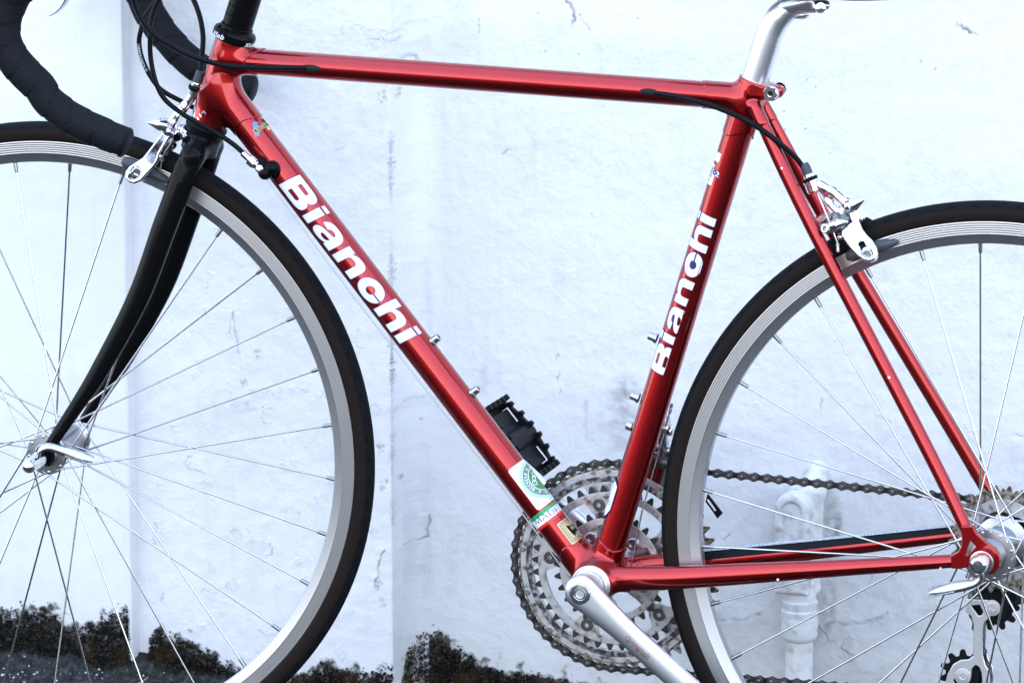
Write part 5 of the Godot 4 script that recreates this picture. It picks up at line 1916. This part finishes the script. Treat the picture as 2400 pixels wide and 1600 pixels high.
func wall_material() -> StandardMaterial3D:
	var dark := PackedFloat32Array()
	var hgt := PackedFloat32Array()
	var tan := PackedFloat32Array()
	dark.resize(PX * PY)
	hgt.resize(PX * PY)
	tan.resize(PX * PY)
	var cracks := [[[-590, 644], [-548, 655], [-518, 660], [-496, 665]], [[-682, 492], [-659, 495], [-637, 500], [-611, 512], [-588, 505], [-567, 495], [-550, 502], [-532, 495]], [[-715, 482], [-705, 483], [-692, 481]], [[-140, 702], [-122, 708], [-103, 707]], [[-282, 360], [-268, 364], [-255, 359], [-245, 357], [-240, 348]], [[-238, 343], [-237, 329], [-232, 314]], [[-307, 327], [-295, 310]], [[-202, 299], [-203, 287], [-214, 272]], [[-311, 288], [-307, 270]]]
	var strong := [[[-258, 163], [-243, 144], [-229, 136], [-213, 127]], [[-251, 163], [-223, 164], [-198, 169], [-180, 179]], [[-365, 157], [-339, 159], [-316, 169]], [[-683, 247], [-686, 224], [-693, 221]], [[-712, 222], [-719, 208], [-719, 193], [-724, 185], [-718, 181]]]
	var flakes := [[[-886, 447], [-881, 469], [-879, 449], [-875, 426]], [[-836, 383], [-816, 389], [-799, 388], [-786, 383], [-777, 385]], [[-884, 369], [-867, 371], [-859, 375]], [[-920, 282], [-908, 279]], [[-829, 258], [-807, 255]], [[-913, 190], [-905, 184]], [[-893, 170], [-881, 177]], [[-920, 162], [-906, 161]], [[-969, 146], [-964, 156]], [[-892, 223], [-884, 233], [-867, 219], [-842, 220], [-838, 208]], [[-756, 777], [-735, 778], [-729, 774], [-705, 774]], [[-728, 763], [-712, 765], [-702, 763], [-697, 748], [-689, 736]], [[-726, 379], [-710, 374], [-684, 378], [-671, 373]], [[-727, 242], [-719, 243]]]
	for c in cracks:
		crack_into(dark, hgt, c, 0.6, 0.07, 0.0)
	for c in strong:
		crack_into(dark, hgt, c, 1.3, 0.6, 0.8)
	for c in flakes:
		crack_into(dark, hgt, c, 1.0, 0.42, 1.0)
		for q in c:
			if rng.randf() < 0.5:
				dot_into(tan, q[0] + rng.randf_range(-1.0, 1.0), q[1] - 1.0, rng.randf_range(1.0, 2.2), 0.5)
	for k in 70:      # more lifted paint on the middle panel, thinning upwards, and a few round the pipe
		var p := Vector2(rng.randf_range(-985, -712), 90.0 + 430.0 * pow(rng.randf(), 1.2))
		if k > 44:
			p = Vector2(rng.randf_range(-420, 60), rng.randf_range(100, 420))
		if k > 62:
			p = Vector2(rng.randf_range(-960, -720), rng.randf_range(520, 800))
		var a := rng.randf_range(-1.2, 1.2) + (0.0 if k % 2 else PI / 2)
		var pts := [[p.x, p.y]]
		for q in 4:
			a += rng.randf_range(-0.7, 0.7)
			p += Vector2(cos(a), sin(a)) * rng.randf_range(2.0, 7.5)
			pts.append([p.x, p.y])
		crack_into(dark, hgt, pts, 0.7, rng.randf_range(0.05, 0.24), rng.randf_range(0.6, 1.0))
	var spots := [[-528, 802], [-526, 796], [-519, 791], [-509, 777], [-564, 791], [-533, 770], [-556, 751], [-629, 776], [-505, 583], [-476, 780], [-456, 790], [-520, 750], [-275, 734], [-266, 727], [-298, 681], [-270, 695], [-299, 700], [-250, 659], [-276, 683], [-156, 758], [-141, 751], [-540, 429], [-690, 353], [-131, 436], [-97, 434]]
	for k in spots.size():
		dot_into(dark, spots[k][0], spots[k][1], rng.randf_range(1.0, 2.0), 0.5)
	for k in 150:
		dot_into(dark, rng.randf_range(-690, 60), 300.0 + 560.0 * rng.randf(), rng.randf_range(0.5, 1.0), rng.randf_range(0.15, 0.5))
	crack_into(dark, hgt, [[-534, 806], [-526, 797], [-524, 786], [-528, 780]], 1.8, 0.75, 0.0)
	crack_into(dark, hgt, [[-519, 791], [-515, 783], [-507, 774]], 1.2, 0.45, 0.0)
	crack_into(dark, hgt, [[-120, 797], [-112, 793], [-104, 789]], 1.9, 0.8, 0.0)
	crack_into(dark, hgt, [[-108, 790], [-98, 786]], 1.0, 0.7, 0.0)
	for c in [[[-542, 431], [-545, 424]], [[-539, 412], [-543, 402]], [[-538, 392], [-541, 386]], [[-629, 782], [-629, 766]], [[-604, 640], [-594, 646]], [[-255, 402], [-256, 388]]]:
		crack_into(dark, hgt, c, 0.9, 0.5, 0.0)
	for c in [[-712, 293], [-714, 164], [-719, 186], [-853, 423], [-870, 395], [-712, 706], [-713, 742], [-935, 303], [-716, 331]]:
		for q in 5:
			dot_into(tan, c[0] + rng.randf_range(-4, 4), c[1] + rng.randf_range(-6, 6), rng.randf_range(1.5, 3.5), rng.randf_range(0.4, 0.8))
			dot_into(dark, c[0] + rng.randf_range(-4, 4), c[1] + rng.randf_range(-6, 6), rng.randf_range(0.8, 2.0), 0.35)
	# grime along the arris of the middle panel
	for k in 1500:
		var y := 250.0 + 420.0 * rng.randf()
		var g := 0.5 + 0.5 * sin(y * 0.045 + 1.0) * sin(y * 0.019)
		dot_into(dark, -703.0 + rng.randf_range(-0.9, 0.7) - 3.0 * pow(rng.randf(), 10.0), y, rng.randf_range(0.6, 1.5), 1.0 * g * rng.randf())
	var n1 := FastNoiseLite.new()
	n1.seed = 31
	n1.frequency = 0.006
	n1.fractal_octaves = 4
	var n2 := FastNoiseLite.new()
	n2.seed = 32
	n2.frequency = 0.045
	n2.fractal_octaves = 4
	var n3 := FastNoiseLite.new()
	n3.seed = 33
	n3.frequency = 0.02
	n3.fractal_octaves = 3
	var n4 := FastNoiseLite.new()
	n4.seed = 34
	n4.frequency = 0.16
	n4.fractal_octaves = 2
	var patches := [[-622.0, 405.0, 22.0, 34.0, 0.16], [-470.0, 372.0, 30.0, 46.0, 0.26], [-462.0, 398.0, 24.0, 26.0, 0.20], [-510.0, 368.0, 4.0, 30.0, 0.14], [-560.0, 640.0, 75.0, 52.0, 0.07], [-540.0, 515.0, 12.0, 45.0, 0.09], [-649.0, 768.0, 16.0, 40.0, 0.08], [-548.0, 775.0, 26.0, 24.0, 0.09], [-684.0, 470.0, 8.0, 70.0, 0.08], [-688.0, 230.0, 14.0, 130.0, 0.10], [-690.0, 760.0, 12.0, 60.0, 0.10], [-285.0, 250.0, 14.0, 40.0, 0.15], [-240.0, 150.0, 30.0, 22.0, 0.12], [-240.0, 262.0, 11.0, 44.0, 0.5], [-300.0, 240.0, 8.0, 60.0, 0.2], [-244.0, 180.0, 10.0, 30.0, 0.35], [-275.0, 178.0, 20.0, 5.0, 0.25], [-880.0, 300.0, 60.0, 140.0, 0.05]]
	var im := Image.create(PX, PY, false, Image.FORMAT_RGB8)
	var hm := Image.create(PX, PY, false, Image.FORMAT_RF)
	for j in PY:
		var wy := TEX_Y0 + TEX_H * (1.0 - (j + 0.5) / PY)
		for i in PX:
			var k := j * PX + i
			var wx := TEX_X0 + TEX_W * (i + 0.5) / PX
			var a := n1.get_noise_2d(i, j)
			var b := n2.get_noise_2d(i, j)
			var s := n3.get_noise_2d(i * 2.2, j * 0.22)
			var stain_and_shade := maxf(0.0, a * 0.6 + s * 0.8 - 0.14) * 0.065
			if wx > -703.0:
				stain_and_shade += maxf(0.0, b - 0.22) * 0.10 * clampf((a + 0.3) * 2.0, 0.0, 1.0)
			for q in patches:
				var dx: float = (wx - q[0]) / q[2]
				var dy: float = (wy - q[1]) / q[3]
				var d2 := dx * dx + dy * dy
				if d2 < 1.0:
					stain_and_shade += q[4] * (1.0 - d2) * (0.6 + 0.9 * b + 0.5 * s)
			# damp foot of the wall, plus light fading downwards painted into its colour
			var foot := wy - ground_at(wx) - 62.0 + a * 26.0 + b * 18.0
			stain_and_shade += 0.06 * clampf(1.0 - foot / 90.0, 0.0, 1.0) + (0.13 + 0.06 * a) * clampf(1.1 - wy / 370.0, 0.0, 1.0)
			if wx > -690.0:      # splashed dirt round the pipe, plus painted light falloff towards the lower right
				stain_and_shade += (0.22 + 0.10 * a + 0.08 * b) * clampf((wx + 690.0) / 420.0, 0.0, 1.0) * clampf(1.25 - wy / 400.0, 0.0, 1.0)
			var alga := clampf((moss_top(wx) + 24.0 * b + 14.0 * a + 1.0 - wy) / 12.0, 0.0, 1.0) * clampf(1.05 + 0.5 * b + 0.4 * a, 0.6, 1.0)
			var base := 0.80 + 0.012 * b
			var c := Vector3(base, base * 1.0, base * 1.005)
			c = c * (1.0 - stain_and_shade) + Vector3(0.0, 0.0, 0.006) * minf(stain_and_shade, 0.2)
			c = c.lerp(Vector3(0.46, 0.42, 0.34), tan[k])
			c = c.lerp(Vector3(0.06, 0.06, 0.06), clampf(dark[k], 0.0, 1.0))
			if (wx > -999.0 and wx < -985.0) or (wx > -708.0 and wx < -684.0):
				alga = 0.0
			c = c.lerp(Vector3(0.040, 0.034, 0.026), alga * 0.96)
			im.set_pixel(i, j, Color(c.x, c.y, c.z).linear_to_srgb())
			var h := 0.5 + 0.10 * hgt[k] + 0.042 * b + 0.04 * a + 0.015 * s + 0.012 * n4.get_noise_2d(i, j)
			if wx < -990.0:
				h = 0.5 + 0.014 * b + 0.03 * a
			hm.set_pixel(i, j, Color(h, h, h))
	hm.bump_map_to_normal_map(11.0)
	var m := mat(Color(1, 1, 1), 0.62)
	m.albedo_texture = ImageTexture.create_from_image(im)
	m.normal_enabled = true
	m.normal_texture = ImageTexture.create_from_image(hm)
	m.normal_scale = 1.0
	m.texture_repeat = false      # beyond the worn stretch the wall goes on plain
	return m


func build_wall() -> void:
	var wall := Node3D.new()
	wall.name = "wall"
	add_child(wall)
	wall.set_meta("label", "white painted plaster wall with peeling paint, cracks and a mossy foot")
	wall.set_meta("category", "wall")
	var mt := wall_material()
	var bump := FastNoiseLite.new()
	bump.seed = 12
	bump.frequency = 0.012
	bump.fractal_octaves = 3
	var ys := [-120.0]
	var y := 20.0
	while y < 870.0:
		ys.append(y)
		y += 5.0
	ys.append_array([1000.0, 1400.0, 2200.0, 3200.0, 4300.0])
	# plan of the face, left to right: (x, z)
	var left := [Vector2(-7000, -222), Vector2(-4000, -222), Vector2(-2000, -222), Vector2(-1400, -222)]
	var x := -1200.0
	while x < -1001.0:
		left.append(Vector2(x, -222))
		x += 5.0
	left.append_array([Vector2(-998, -222.0), Vector2(-996.6, -222.2), Vector2(-995.5, -222.8), Vector2(-995.1, -223.8), Vector2(-995, -226), Vector2(-994.6, -234), Vector2(-994.2, -243)])
	var mid := [Vector2(-1010, -241), Vector2(-993, -240)]
	x = -988.0
	while x < -710.0:
		mid.append(Vector2(x, -240))
		x += 5.0
	mid.append_array([Vector2(-706, -240.0), Vector2(-704.2, -240.1), Vector2(-703.2, -240.6), Vector2(-702.8, -241.6), Vector2(-702.6, -245), Vector2(-702.2, -262), Vector2(-701.6, -280), Vector2(-701.2, -314)])
	var right := [Vector2(-704, -262), Vector2(-701.0, -276), Vector2(-699.5, -288), Vector2(-696.5, -296), Vector2(-691.5, -302.5), Vector2(-685, -306.6), Vector2(-677, -309)]
	x = -670.0
	while x < 110.0:
		right.append(Vector2(x, -310))
		x += 5.0
	right.append_array([Vector2(400, -310), Vector2(1500, -310), Vector2(4000, -310), Vector2(7000, -310)])
	for pn in [["left_panel", left], ["middle_panel", mid], ["right_panel", right]]:
		var m := MB.new()
		var cols: Array = pn[1]
		for c in cols.size():
			var p: Vector2 = cols[c]
			var t: Vector2 = (cols[mini(c + 1, cols.size() - 1)] - cols[maxi(c - 1, 0)]).normalized()
			var nn := Vector2(-t.y, t.x)
			var zref := -310.0 if pn[0] == "right_panel" else (-240.0 if pn[0] == "middle_panel" else -222.0)
			for yy in ys:
				var amp := 1.1 if yy < 900.0 else 0.0
				if pn[0] == "left_panel":
					amp *= 0.6
				var d := amp * bump.get_noise_3d(p.x, yy, p.y)
				d += amp * 0.6 * bump.get_noise_3d(p.x * 3.0 + 900.0, yy * 3.0, p.y)
				m.add(V3(p.x + nn.x * d, yy, p.y + nn.y * d), Vector2((p.x - TEX_X0 + (p.y - zref) * 0.25) / TEX_W, 1.0 - (yy - TEX_Y0) / TEX_H))
		var h := ys.size()
		for c in cols.size() - 1:
			for r in h - 1:
				m.quad(c * h + r, (c + 1) * h + r, (c + 1) * h + r + 1, c * h + r + 1, V3(0.3, 0, 1))
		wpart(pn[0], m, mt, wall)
	var m := MB.new()
	box(m, V3(-7000, -120, -700), V3(7000, 4300, -330))
	wpart("core", m, mat(Color(0.6, 0.6, 0.6), 0.8), wall)
	m = MB.new()
	box(m, V3(-7020, 4300, -720), V3(7020, 4390, -190))
	wpart("coping", m, mat(Color(0.5, 0.5, 0.49), 0.8), wall)


func box(m: MB, lo: Vector3, hi: Vector3) -> void:
	for ax in 3:
		for s in 2:
			var o := Vector3.ZERO
			o[ax] = 1.0 if s else -1.0
			var u := (ax + 1) % 3
			var w := (ax + 2) % 3
			var f := m.v.size()
			for q in [[0, 0], [1, 0], [1, 1], [0, 1]]:
				var p := Vector3.ZERO
				p[ax] = hi[ax] if s else lo[ax]
				p[u] = hi[u] if q[0] else lo[u]
				p[w] = hi[w] if q[1] else lo[w]
				m.add(p, Vector2(q[0], q[1]), o)
			m.quad(f, f + 1, f + 2, f + 3, o)


# the top of the moss along each panel: (x, y)
func moss_top(x: float) -> float:
	var tops := [[-1250, 124], [-1150, 125], [-1089, 131], [-1074, 115], [-1054, 112], [-1029, 128], [-1001, 139], [-998, 138], [-995, 60], [-984, 62], [-981, 104], [-972, 114], [-942, 105], [-908, 91], [-859, 66], [-830, 62], [-815, 72], [-780, 92], [-737, 86], [-704, 92], [-697, 112], [-684, 119], [-665, 112], [-650, 99], [-631, 87], [-592, 77], [-564, 83], [-544, 77], [-497, 73], [-402, 57], [-200, 40], [100, 24]]
	for i in tops.size() - 1:
		if x <= tops[i + 1][0]:
			return lerpf(tops[i][1], tops[i + 1][1], clampf((x - tops[i][0]) / (tops[i + 1][0] - tops[i][0]), 0.0, 1.0))
	return 24.0


func face_z(x: float) -> float:
	if x < -996.0:
		return -222.0
	if x < -702.0:
		return -240.0
	return -310.0 + 34.0 * pow(clampf((-680.0 - x) / 22.0, 0.0, 1.0), 2.2)


func build_ground() -> void:
	# one sheet of dusty asphalt, banked up with dirt along the foot of the wall
	var m := MB.new()
	var n := FastNoiseLite.new()
	n.seed = 77
	n.frequency = 0.01
	n.fractal_octaves = 4
	var xs := [-60000.0, -20000.0, -8000.0, -3000.0, -1800.0]
	var x := -1500.0
	while x <= 320.0:
		xs.append(x)
		x += 10.0
	xs.append_array([800.0, 2000.0, 8000.0, 20000.0, 60000.0])
	var zs := [-60000.0, -8000.0, -1000.0]
	var z := -340.0
	while z <= 160.0:
		zs.append(z)
		z += 10.0
	zs.append_array([300.0, 700.0, 1500.0, 3000.0, 6000.0, 12000.0, 30000.0, 60000.0])
	for a in xs:
		for b in zs:
			var gx := clampf(a, -3000.0, 3000.0)
			var h := ground_at(gx)
			if b > -350.0 and b < 200.0 and a > -1700.0 and a < 500.0:
				h += 1.6 * n.get_noise_2d(a * 2.0, b * 2.0)
				var bank := 52.0 * clampf((-a - 300.0) / 700.0, 0.12, 1.0)
				h += bank * pow(clampf(1.0 - (b - face_z(a)) / 150.0, 0.0, 1.0), 1.6) * (1.0 + 0.25 * n.get_noise_2d(a, b * 1.4))
			m.add(V3(a, h, b), Vector2(a, b) * 0.001)
	var w := zs.size()
	for i in xs.size() - 1:
		for j in w - 1:
			m.quad(i * w + j, (i + 1) * w + j, (i + 1) * w + j + 1, i * w + j + 1, Vector3.UP)
	var gm := mat(Color(1, 1, 1), 0.85)
	gm.albedo_texture = noise_tex(0.05, [[0.0, 0.4, 0.6, 0.8, 1.0], [Color(0.012, 0.012, 0.012), Color(0.024, 0.024, 0.024), Color(0.036, 0.035, 0.034), Color(0.06, 0.058, 0.055), Color(0.22, 0.21, 0.20)]], 41, 512, FastNoiseLite.TYPE_SIMPLEX, 5)
	gm.metallic_specular = 0.2
	tri(gm, 3.0)
	gm.uv1_world_triplanar = true
	gm.normal_enabled = true
	gm.normal_texture = bump_tex(0.05, 6.0, 42, 512)
	var o := wpart("ground", m, gm, self)
	o.set_meta("kind", "structure")
	o.set_meta("label", "dark dusty asphalt sloping along the foot of the wall")
	o.set_meta("category", "ground")
	# loose grit on the bank
	var chip := MB.new()
	var v := []
	for q in [V3(1, 0.1, 0), V3(-0.8, 0, 0.5), V3(-0.3, 0.1, -0.9), V3(0.1, 0.8, 0.1), V3(0, -0.7, 0), V3(0.4, 0.3, 0.8)]:
		v.append(q * 1000.0)
	for f in [[0, 3, 5], [5, 3, 1], [1, 3, 2], [2, 3, 0], [0, 5, 4], [5, 1, 4], [1, 2, 4], [2, 0, 4]]:
		var c: Vector3 = (v[f[0]] + v[f[1]] + v[f[2]]) / 3.0
		var i0 := chip.add(v[f[0]])
		var i1 := chip.add(v[f[1]])
		var i2 := chip.add(v[f[2]])
		chip.tri(i0, i1, i2, c)
	var cm := chip.mesh(Transform3D(), Vector3.ZERO)
	var grit := MultiMesh.new()
	grit.transform_format = MultiMesh.TRANSFORM_3D
	grit.use_colors = true
	grit.mesh = cm
	grit.instance_count = 7000
	for k in 7000:
		var gx := rng.randf_range(-1260, -560)
		var gz := face_z(gx) + 12.0 + 190.0 * pow(rng.randf(), 0.8)
		var bank := 52.0 * clampf((-gx - 300.0) / 700.0, 0.12, 1.0)
		var h := ground_at(gx) + bank * pow(clampf(1.0 - (gz - face_z(gx)) / 150.0, 0.0, 1.0), 1.6) * (1.0 + 0.25 * n.get_noise_2d(gx, gz * 1.4))
		var s := rng.randf_range(0.7, 1.9)
		if k % 19 == 0:
			s *= 1.8
		var b := Basis.from_euler(V3(rng.randf() * TAU, rng.randf() * TAU, rng.randf() * TAU)).scaled(V3(s, s * 0.7, s) * 0.001)
		grit.set_instance_transform(k, Transform3D(b, V3(gx, h + s * 0.2, gz) * 0.001))
		var g := rng.randf_range(0.015, 0.06)
		if k % 8 == 0:
			g = rng.randf_range(0.25, 0.75)
			if k % 3 == 0:
				b = b.scaled(V3(1.7, 1.7, 1.7))
				grit.set_instance_transform(k, Transform3D(b, V3(gx, h + s * 0.3, gz) * 0.001))
		grit.set_instance_color(k, Color(g, g * 0.98, g * rng.randf_range(0.9, 1.06)))
	var gmm := mat(Color(1, 1, 1), 0.7)
	gmm.vertex_color_use_as_albedo = true
	var go := MultiMeshInstance3D.new()
	go.name = "gravel"
	go.multimesh = grit
	go.material_override = gmm
	add_child(go)
	go.set_meta("kind", "stuff")
	go.set_meta("label", "grey and white grit scattered on the dirt below the moss")
	go.set_meta("category", "gravel")
	# moss: tufts of tiny curled blades growing up the plaster
	var tuft := MB.new()
	for k in 9:
		var a := TAU * k / 9.0 + rng.randf()
		var out := V3(cos(a), 0, sin(a))
		var side := V3(-out.z, 0, out.x) * 180.0
		var p0 := out * 120.0
		var p1 := out * rng.randf_range(500, 800) + V3(0, rng.randf_range(400, 900), 0)
		var p2 := out * rng.randf_range(700, 1300) + V3(0, rng.randf_range(700, 1300), 0)
		var i0 := tuft.add(p0 - side * 0.6)
		var i1 := tuft.add(p0 + side * 0.6)
		var i2 := tuft.add(p1 + side)
		var i3 := tuft.add(p1 - side)
		var i4 := tuft.add(p2)
		tuft.quad(i0, i1, i2, i3, out + Vector3.UP)
		tuft.tri(i3, i2, i4, out + Vector3.UP)
	var tm := tuft.mesh(Transform3D(), Vector3.ZERO)
	var spots := []
	var edge := FastNoiseLite.new()
	edge.seed = 9
	edge.frequency = 0.09
	edge.fractal_octaves = 4
	var tries := 0
	while spots.size() < 90000 and tries < 320000:
		tries += 1
		var mx := rng.randf_range(-1260, 60)
		if mx > -560.0 and rng.randf() < 0.5:
			continue
		var top := moss_top(mx)
		var foot := ground_at(mx) - 4.0
		var my := rng.randf_range(foot, top + 14.0)
		var f := (my - foot) / maxf(top - foot, 1.0)
		var lim := 0.98 + 0.16 * edge.get_noise_2d(mx, my) + 0.12 * edge.get_noise_2d(mx * 3.0, my * 3.0)
		if f > lim:
			continue
		if f > 0.45 and edge.get_noise_2d(mx * 1.7 + 300.0, my * 1.7) + 0.25 * edge.get_noise_2d(mx * 5.0, my * 5.0) > 0.64 - 0.33 * f:
			continue      # gaps where the paint shows through
		spots.append(Vector2(mx, my))
	for k in 1500:      # in the recess beside the middle panel
		spots.append(Vector2(-701.0 + rng.randf_range(0.0, 4.0), ground_at(-701.0) - 4.0 + 84.0 * pow(rng.randf(), 1.3)))
	var wide := spots.size() - 1500
	var mm := MultiMesh.new()
	mm.transform_format = MultiMesh.TRANSFORM_3D
	mm.use_colors = true
	mm.mesh = tm
	mm.instance_count = spots.size()
	var tone := FastNoiseLite.new()
	tone.seed = 19
	tone.frequency = 0.02
	for k in spots.size():
		var p: Vector2 = spots[k]
		var foot := ground_at(p.x)
		var f := clampf((p.y - foot) / maxf(moss_top(p.x) - foot, 1.0), 0.0, 1.0)
		var depth := rng.randf() * (3.0 + 26.0 * pow(1.0 - f, 1.3))
		var s := rng.randf_range(0.8, 1.9) * (1.0 - 0.35 * f)
		var b := Basis(V3(1, 0, 0), rng.randf_range(0.3, 1.5)).rotated(V3(0, 0, 1), rng.randf_range(-0.9, 0.9)) * Basis(V3(0, 1, 0), rng.randf() * TAU)
		var zz := face_z(p.x) + depth
		if k >= wide:
			zz = -310.0 + 66.0 * rng.randf() * (1.0 - 0.5 * f)
		if p.x > -996.0 and p.x < -980.0:
			zz = maxf(zz, -238.0)
		mm.set_instance_transform(k, Transform3D(b.scaled(V3(s, s, s) * 0.001), V3(p.x, p.y, zz) * 0.001))
		var brown := clampf(tone.get_noise_2d(p.x, p.y) * 1.8 + 0.55 - f * 0.9 + rng.randf_range(-0.3, 0.3), 0.0, 1.0)
		var g := rng.randf_range(0.6, 1.5)
		var c := Vector3(0.013, 0.0122, 0.0105).lerp(Vector3(0.078, 0.050, 0.020), brown) * g
		if k % 40 == 0:
			c = Vector3(0.11, 0.09, 0.05)
		elif k % 7 == 0:
			c = Vector3(0.085, 0.078, 0.065) * (0.5 + 0.7 * f)
		mm.set_instance_color(k, Color(c.x, c.y, c.z))
	var mo := MultiMeshInstance3D.new()
	mo.name = "moss"
	mo.multimesh = mm
	var mm2 := mat(Color(1, 1, 1), 0.85)
	mm2.metallic_specular = 0.12
	mm2.vertex_color_use_as_albedo = true
	mo.material_override = mm2
	add_child(mo)
	mo.set_meta("kind", "stuff")
	mo.set_meta("label", "blackish brown moss creeping up the foot of the white wall")
	mo.set_meta("category", "moss")
	# a dry stalk lying in the dirt
	m = MB.new()
	var g0 := ground_at(-975.0)
	tube(m, spl([V3(-985, g0 + 34, -150), V3(-972, g0 + 39, -152), V3(-958, g0 + 46, -156), V3(-950, g0 + 52, -158)], 4), [Vector2(1.0, 0.6), Vector2(2.0, 0.8), Vector2(2.0, 0.8), Vector2(0.6, 0.4)], 8, Vector3.UP)
	o = wpart("dry_stalk", m, mat(Color(0.34, 0.24, 0.19), 0.7), self)
	o.set_meta("label", "pale dry leaf stalk lying on the dirt under the front wheel")
	o.set_meta("category", "leaf")


func build_pipe() -> void:
	var pipe := Node3D.new()
	pipe.name = "drain_pipe"
	add_child(pipe)
	pipe.position = V3(-0.268, 0.0, -0.282)
	pipe.set_meta("label", "white painted drain pipe with square elbow cover coming out of the wall")
	pipe.set_meta("category", "pipe")
	var mt := mat(Color(1, 1, 1), 0.5)
	mt.albedo_texture = noise_tex(0.012, [[0.0, 0.32, 0.5, 1.0], [Color(0.30, 0.285, 0.26), Color(0.53, 0.52, 0.51), Color(0.66, 0.66, 0.66), Color(0.74, 0.74, 0.75)]], 61, 512, FastNoiseLite.TYPE_SIMPLEX_SMOOTH, 5)
	tri(mt, 7.0)
	mt.normal_enabled = true
	mt.normal_texture = bump_tex(0.02, 3.0, 62)
	mt.normal_scale = 0.5
	var base := V3(-268, 0, -282)
	var m := MB.new()
	lathe(m, Vector3.ZERO, Vector3.UP, [Vector2(-10, 14.4), Vector2(156, 14.4)], 36)
	wpart("pipe", m, mt, pipe)
	m = MB.new()
	lathe(m, Vector3.ZERO, Vector3.UP, [Vector2(150, 15), Vector2(152, 17.4), Vector2(156, 19.0), Vector2(172, 19.6), Vector2(174.5, 18.6), Vector2(176, 18.8), Vector2(182, 19.4), Vector2(184, 18.2), Vector2(186, 18.6), Vector2(192, 19.2), Vector2(194, 17.0), Vector2(198, 17.0), Vector2(212, 16.8), Vector2(214, 14)], 44, 0.6)
	wpart("coupling", m, mt, pipe)
	m = MB.new()
	var cover := func(p: Vector3) -> float:      # the elbow: a box with an arched head and a sunken face
		var q := p - V3(-5.0, 270, 2)
		var e := Vector2(absf(q.x), maxf(q.y - 22.0, 0.0) if q.y > 0.0 else minf(q.y + 68.0, 0.0))
		var side := e.length() - 18.6 if q.y > 22.0 else maxf(absf(q.x) - 18.6, -q.y - 68.0)
		var d := smax(side, absf(q.z + 6.0) - 26.0, 7.0)
		var dent := maxf(Vector2(q.x, maxf(q.y - 20.0, 0.0)).length() - 10.5, -q.y - 12.0)
		d = smax(d, -smax(dent, 17.6 - q.z, 2.0), 3.0)
		return d
	sdf(m, cover, V3(-28, 196, -34), V3(20, 322, 28), 2.0)
	wpart("elbow_cover", m, mt, pipe)
	m = MB.new()
	var stack := func(p: Vector3) -> float:
		var d := cap_d(p, V3(9.0, 205, -8), V3(10.0, 308, -12), 11.0, 11.0)
		d = smin(d, cap_d(p, V3(10, 308, -12), V3(9, 322, -36), 12.5, 16.0), 8.0)
		return d
	sdf(m, stack, V3(-34, 188, -60), V3(32, 360, 20), 2.2)
	wpart("stack", m, mt, pipe)
	m = MB.new()
	lathe(m, V3(-12, 219, 12), V3(0, 0, 1), [Vector2(0, 4.6), Vector2(2.2, 4.4), Vector2(3.2, 2.8), Vector2(3.2, 0)], 18)
	wpart("screw", m, mt, pipe)


func smax(a: float, b: float, k: float) -> float:
	return -smin(-a, -b, k)
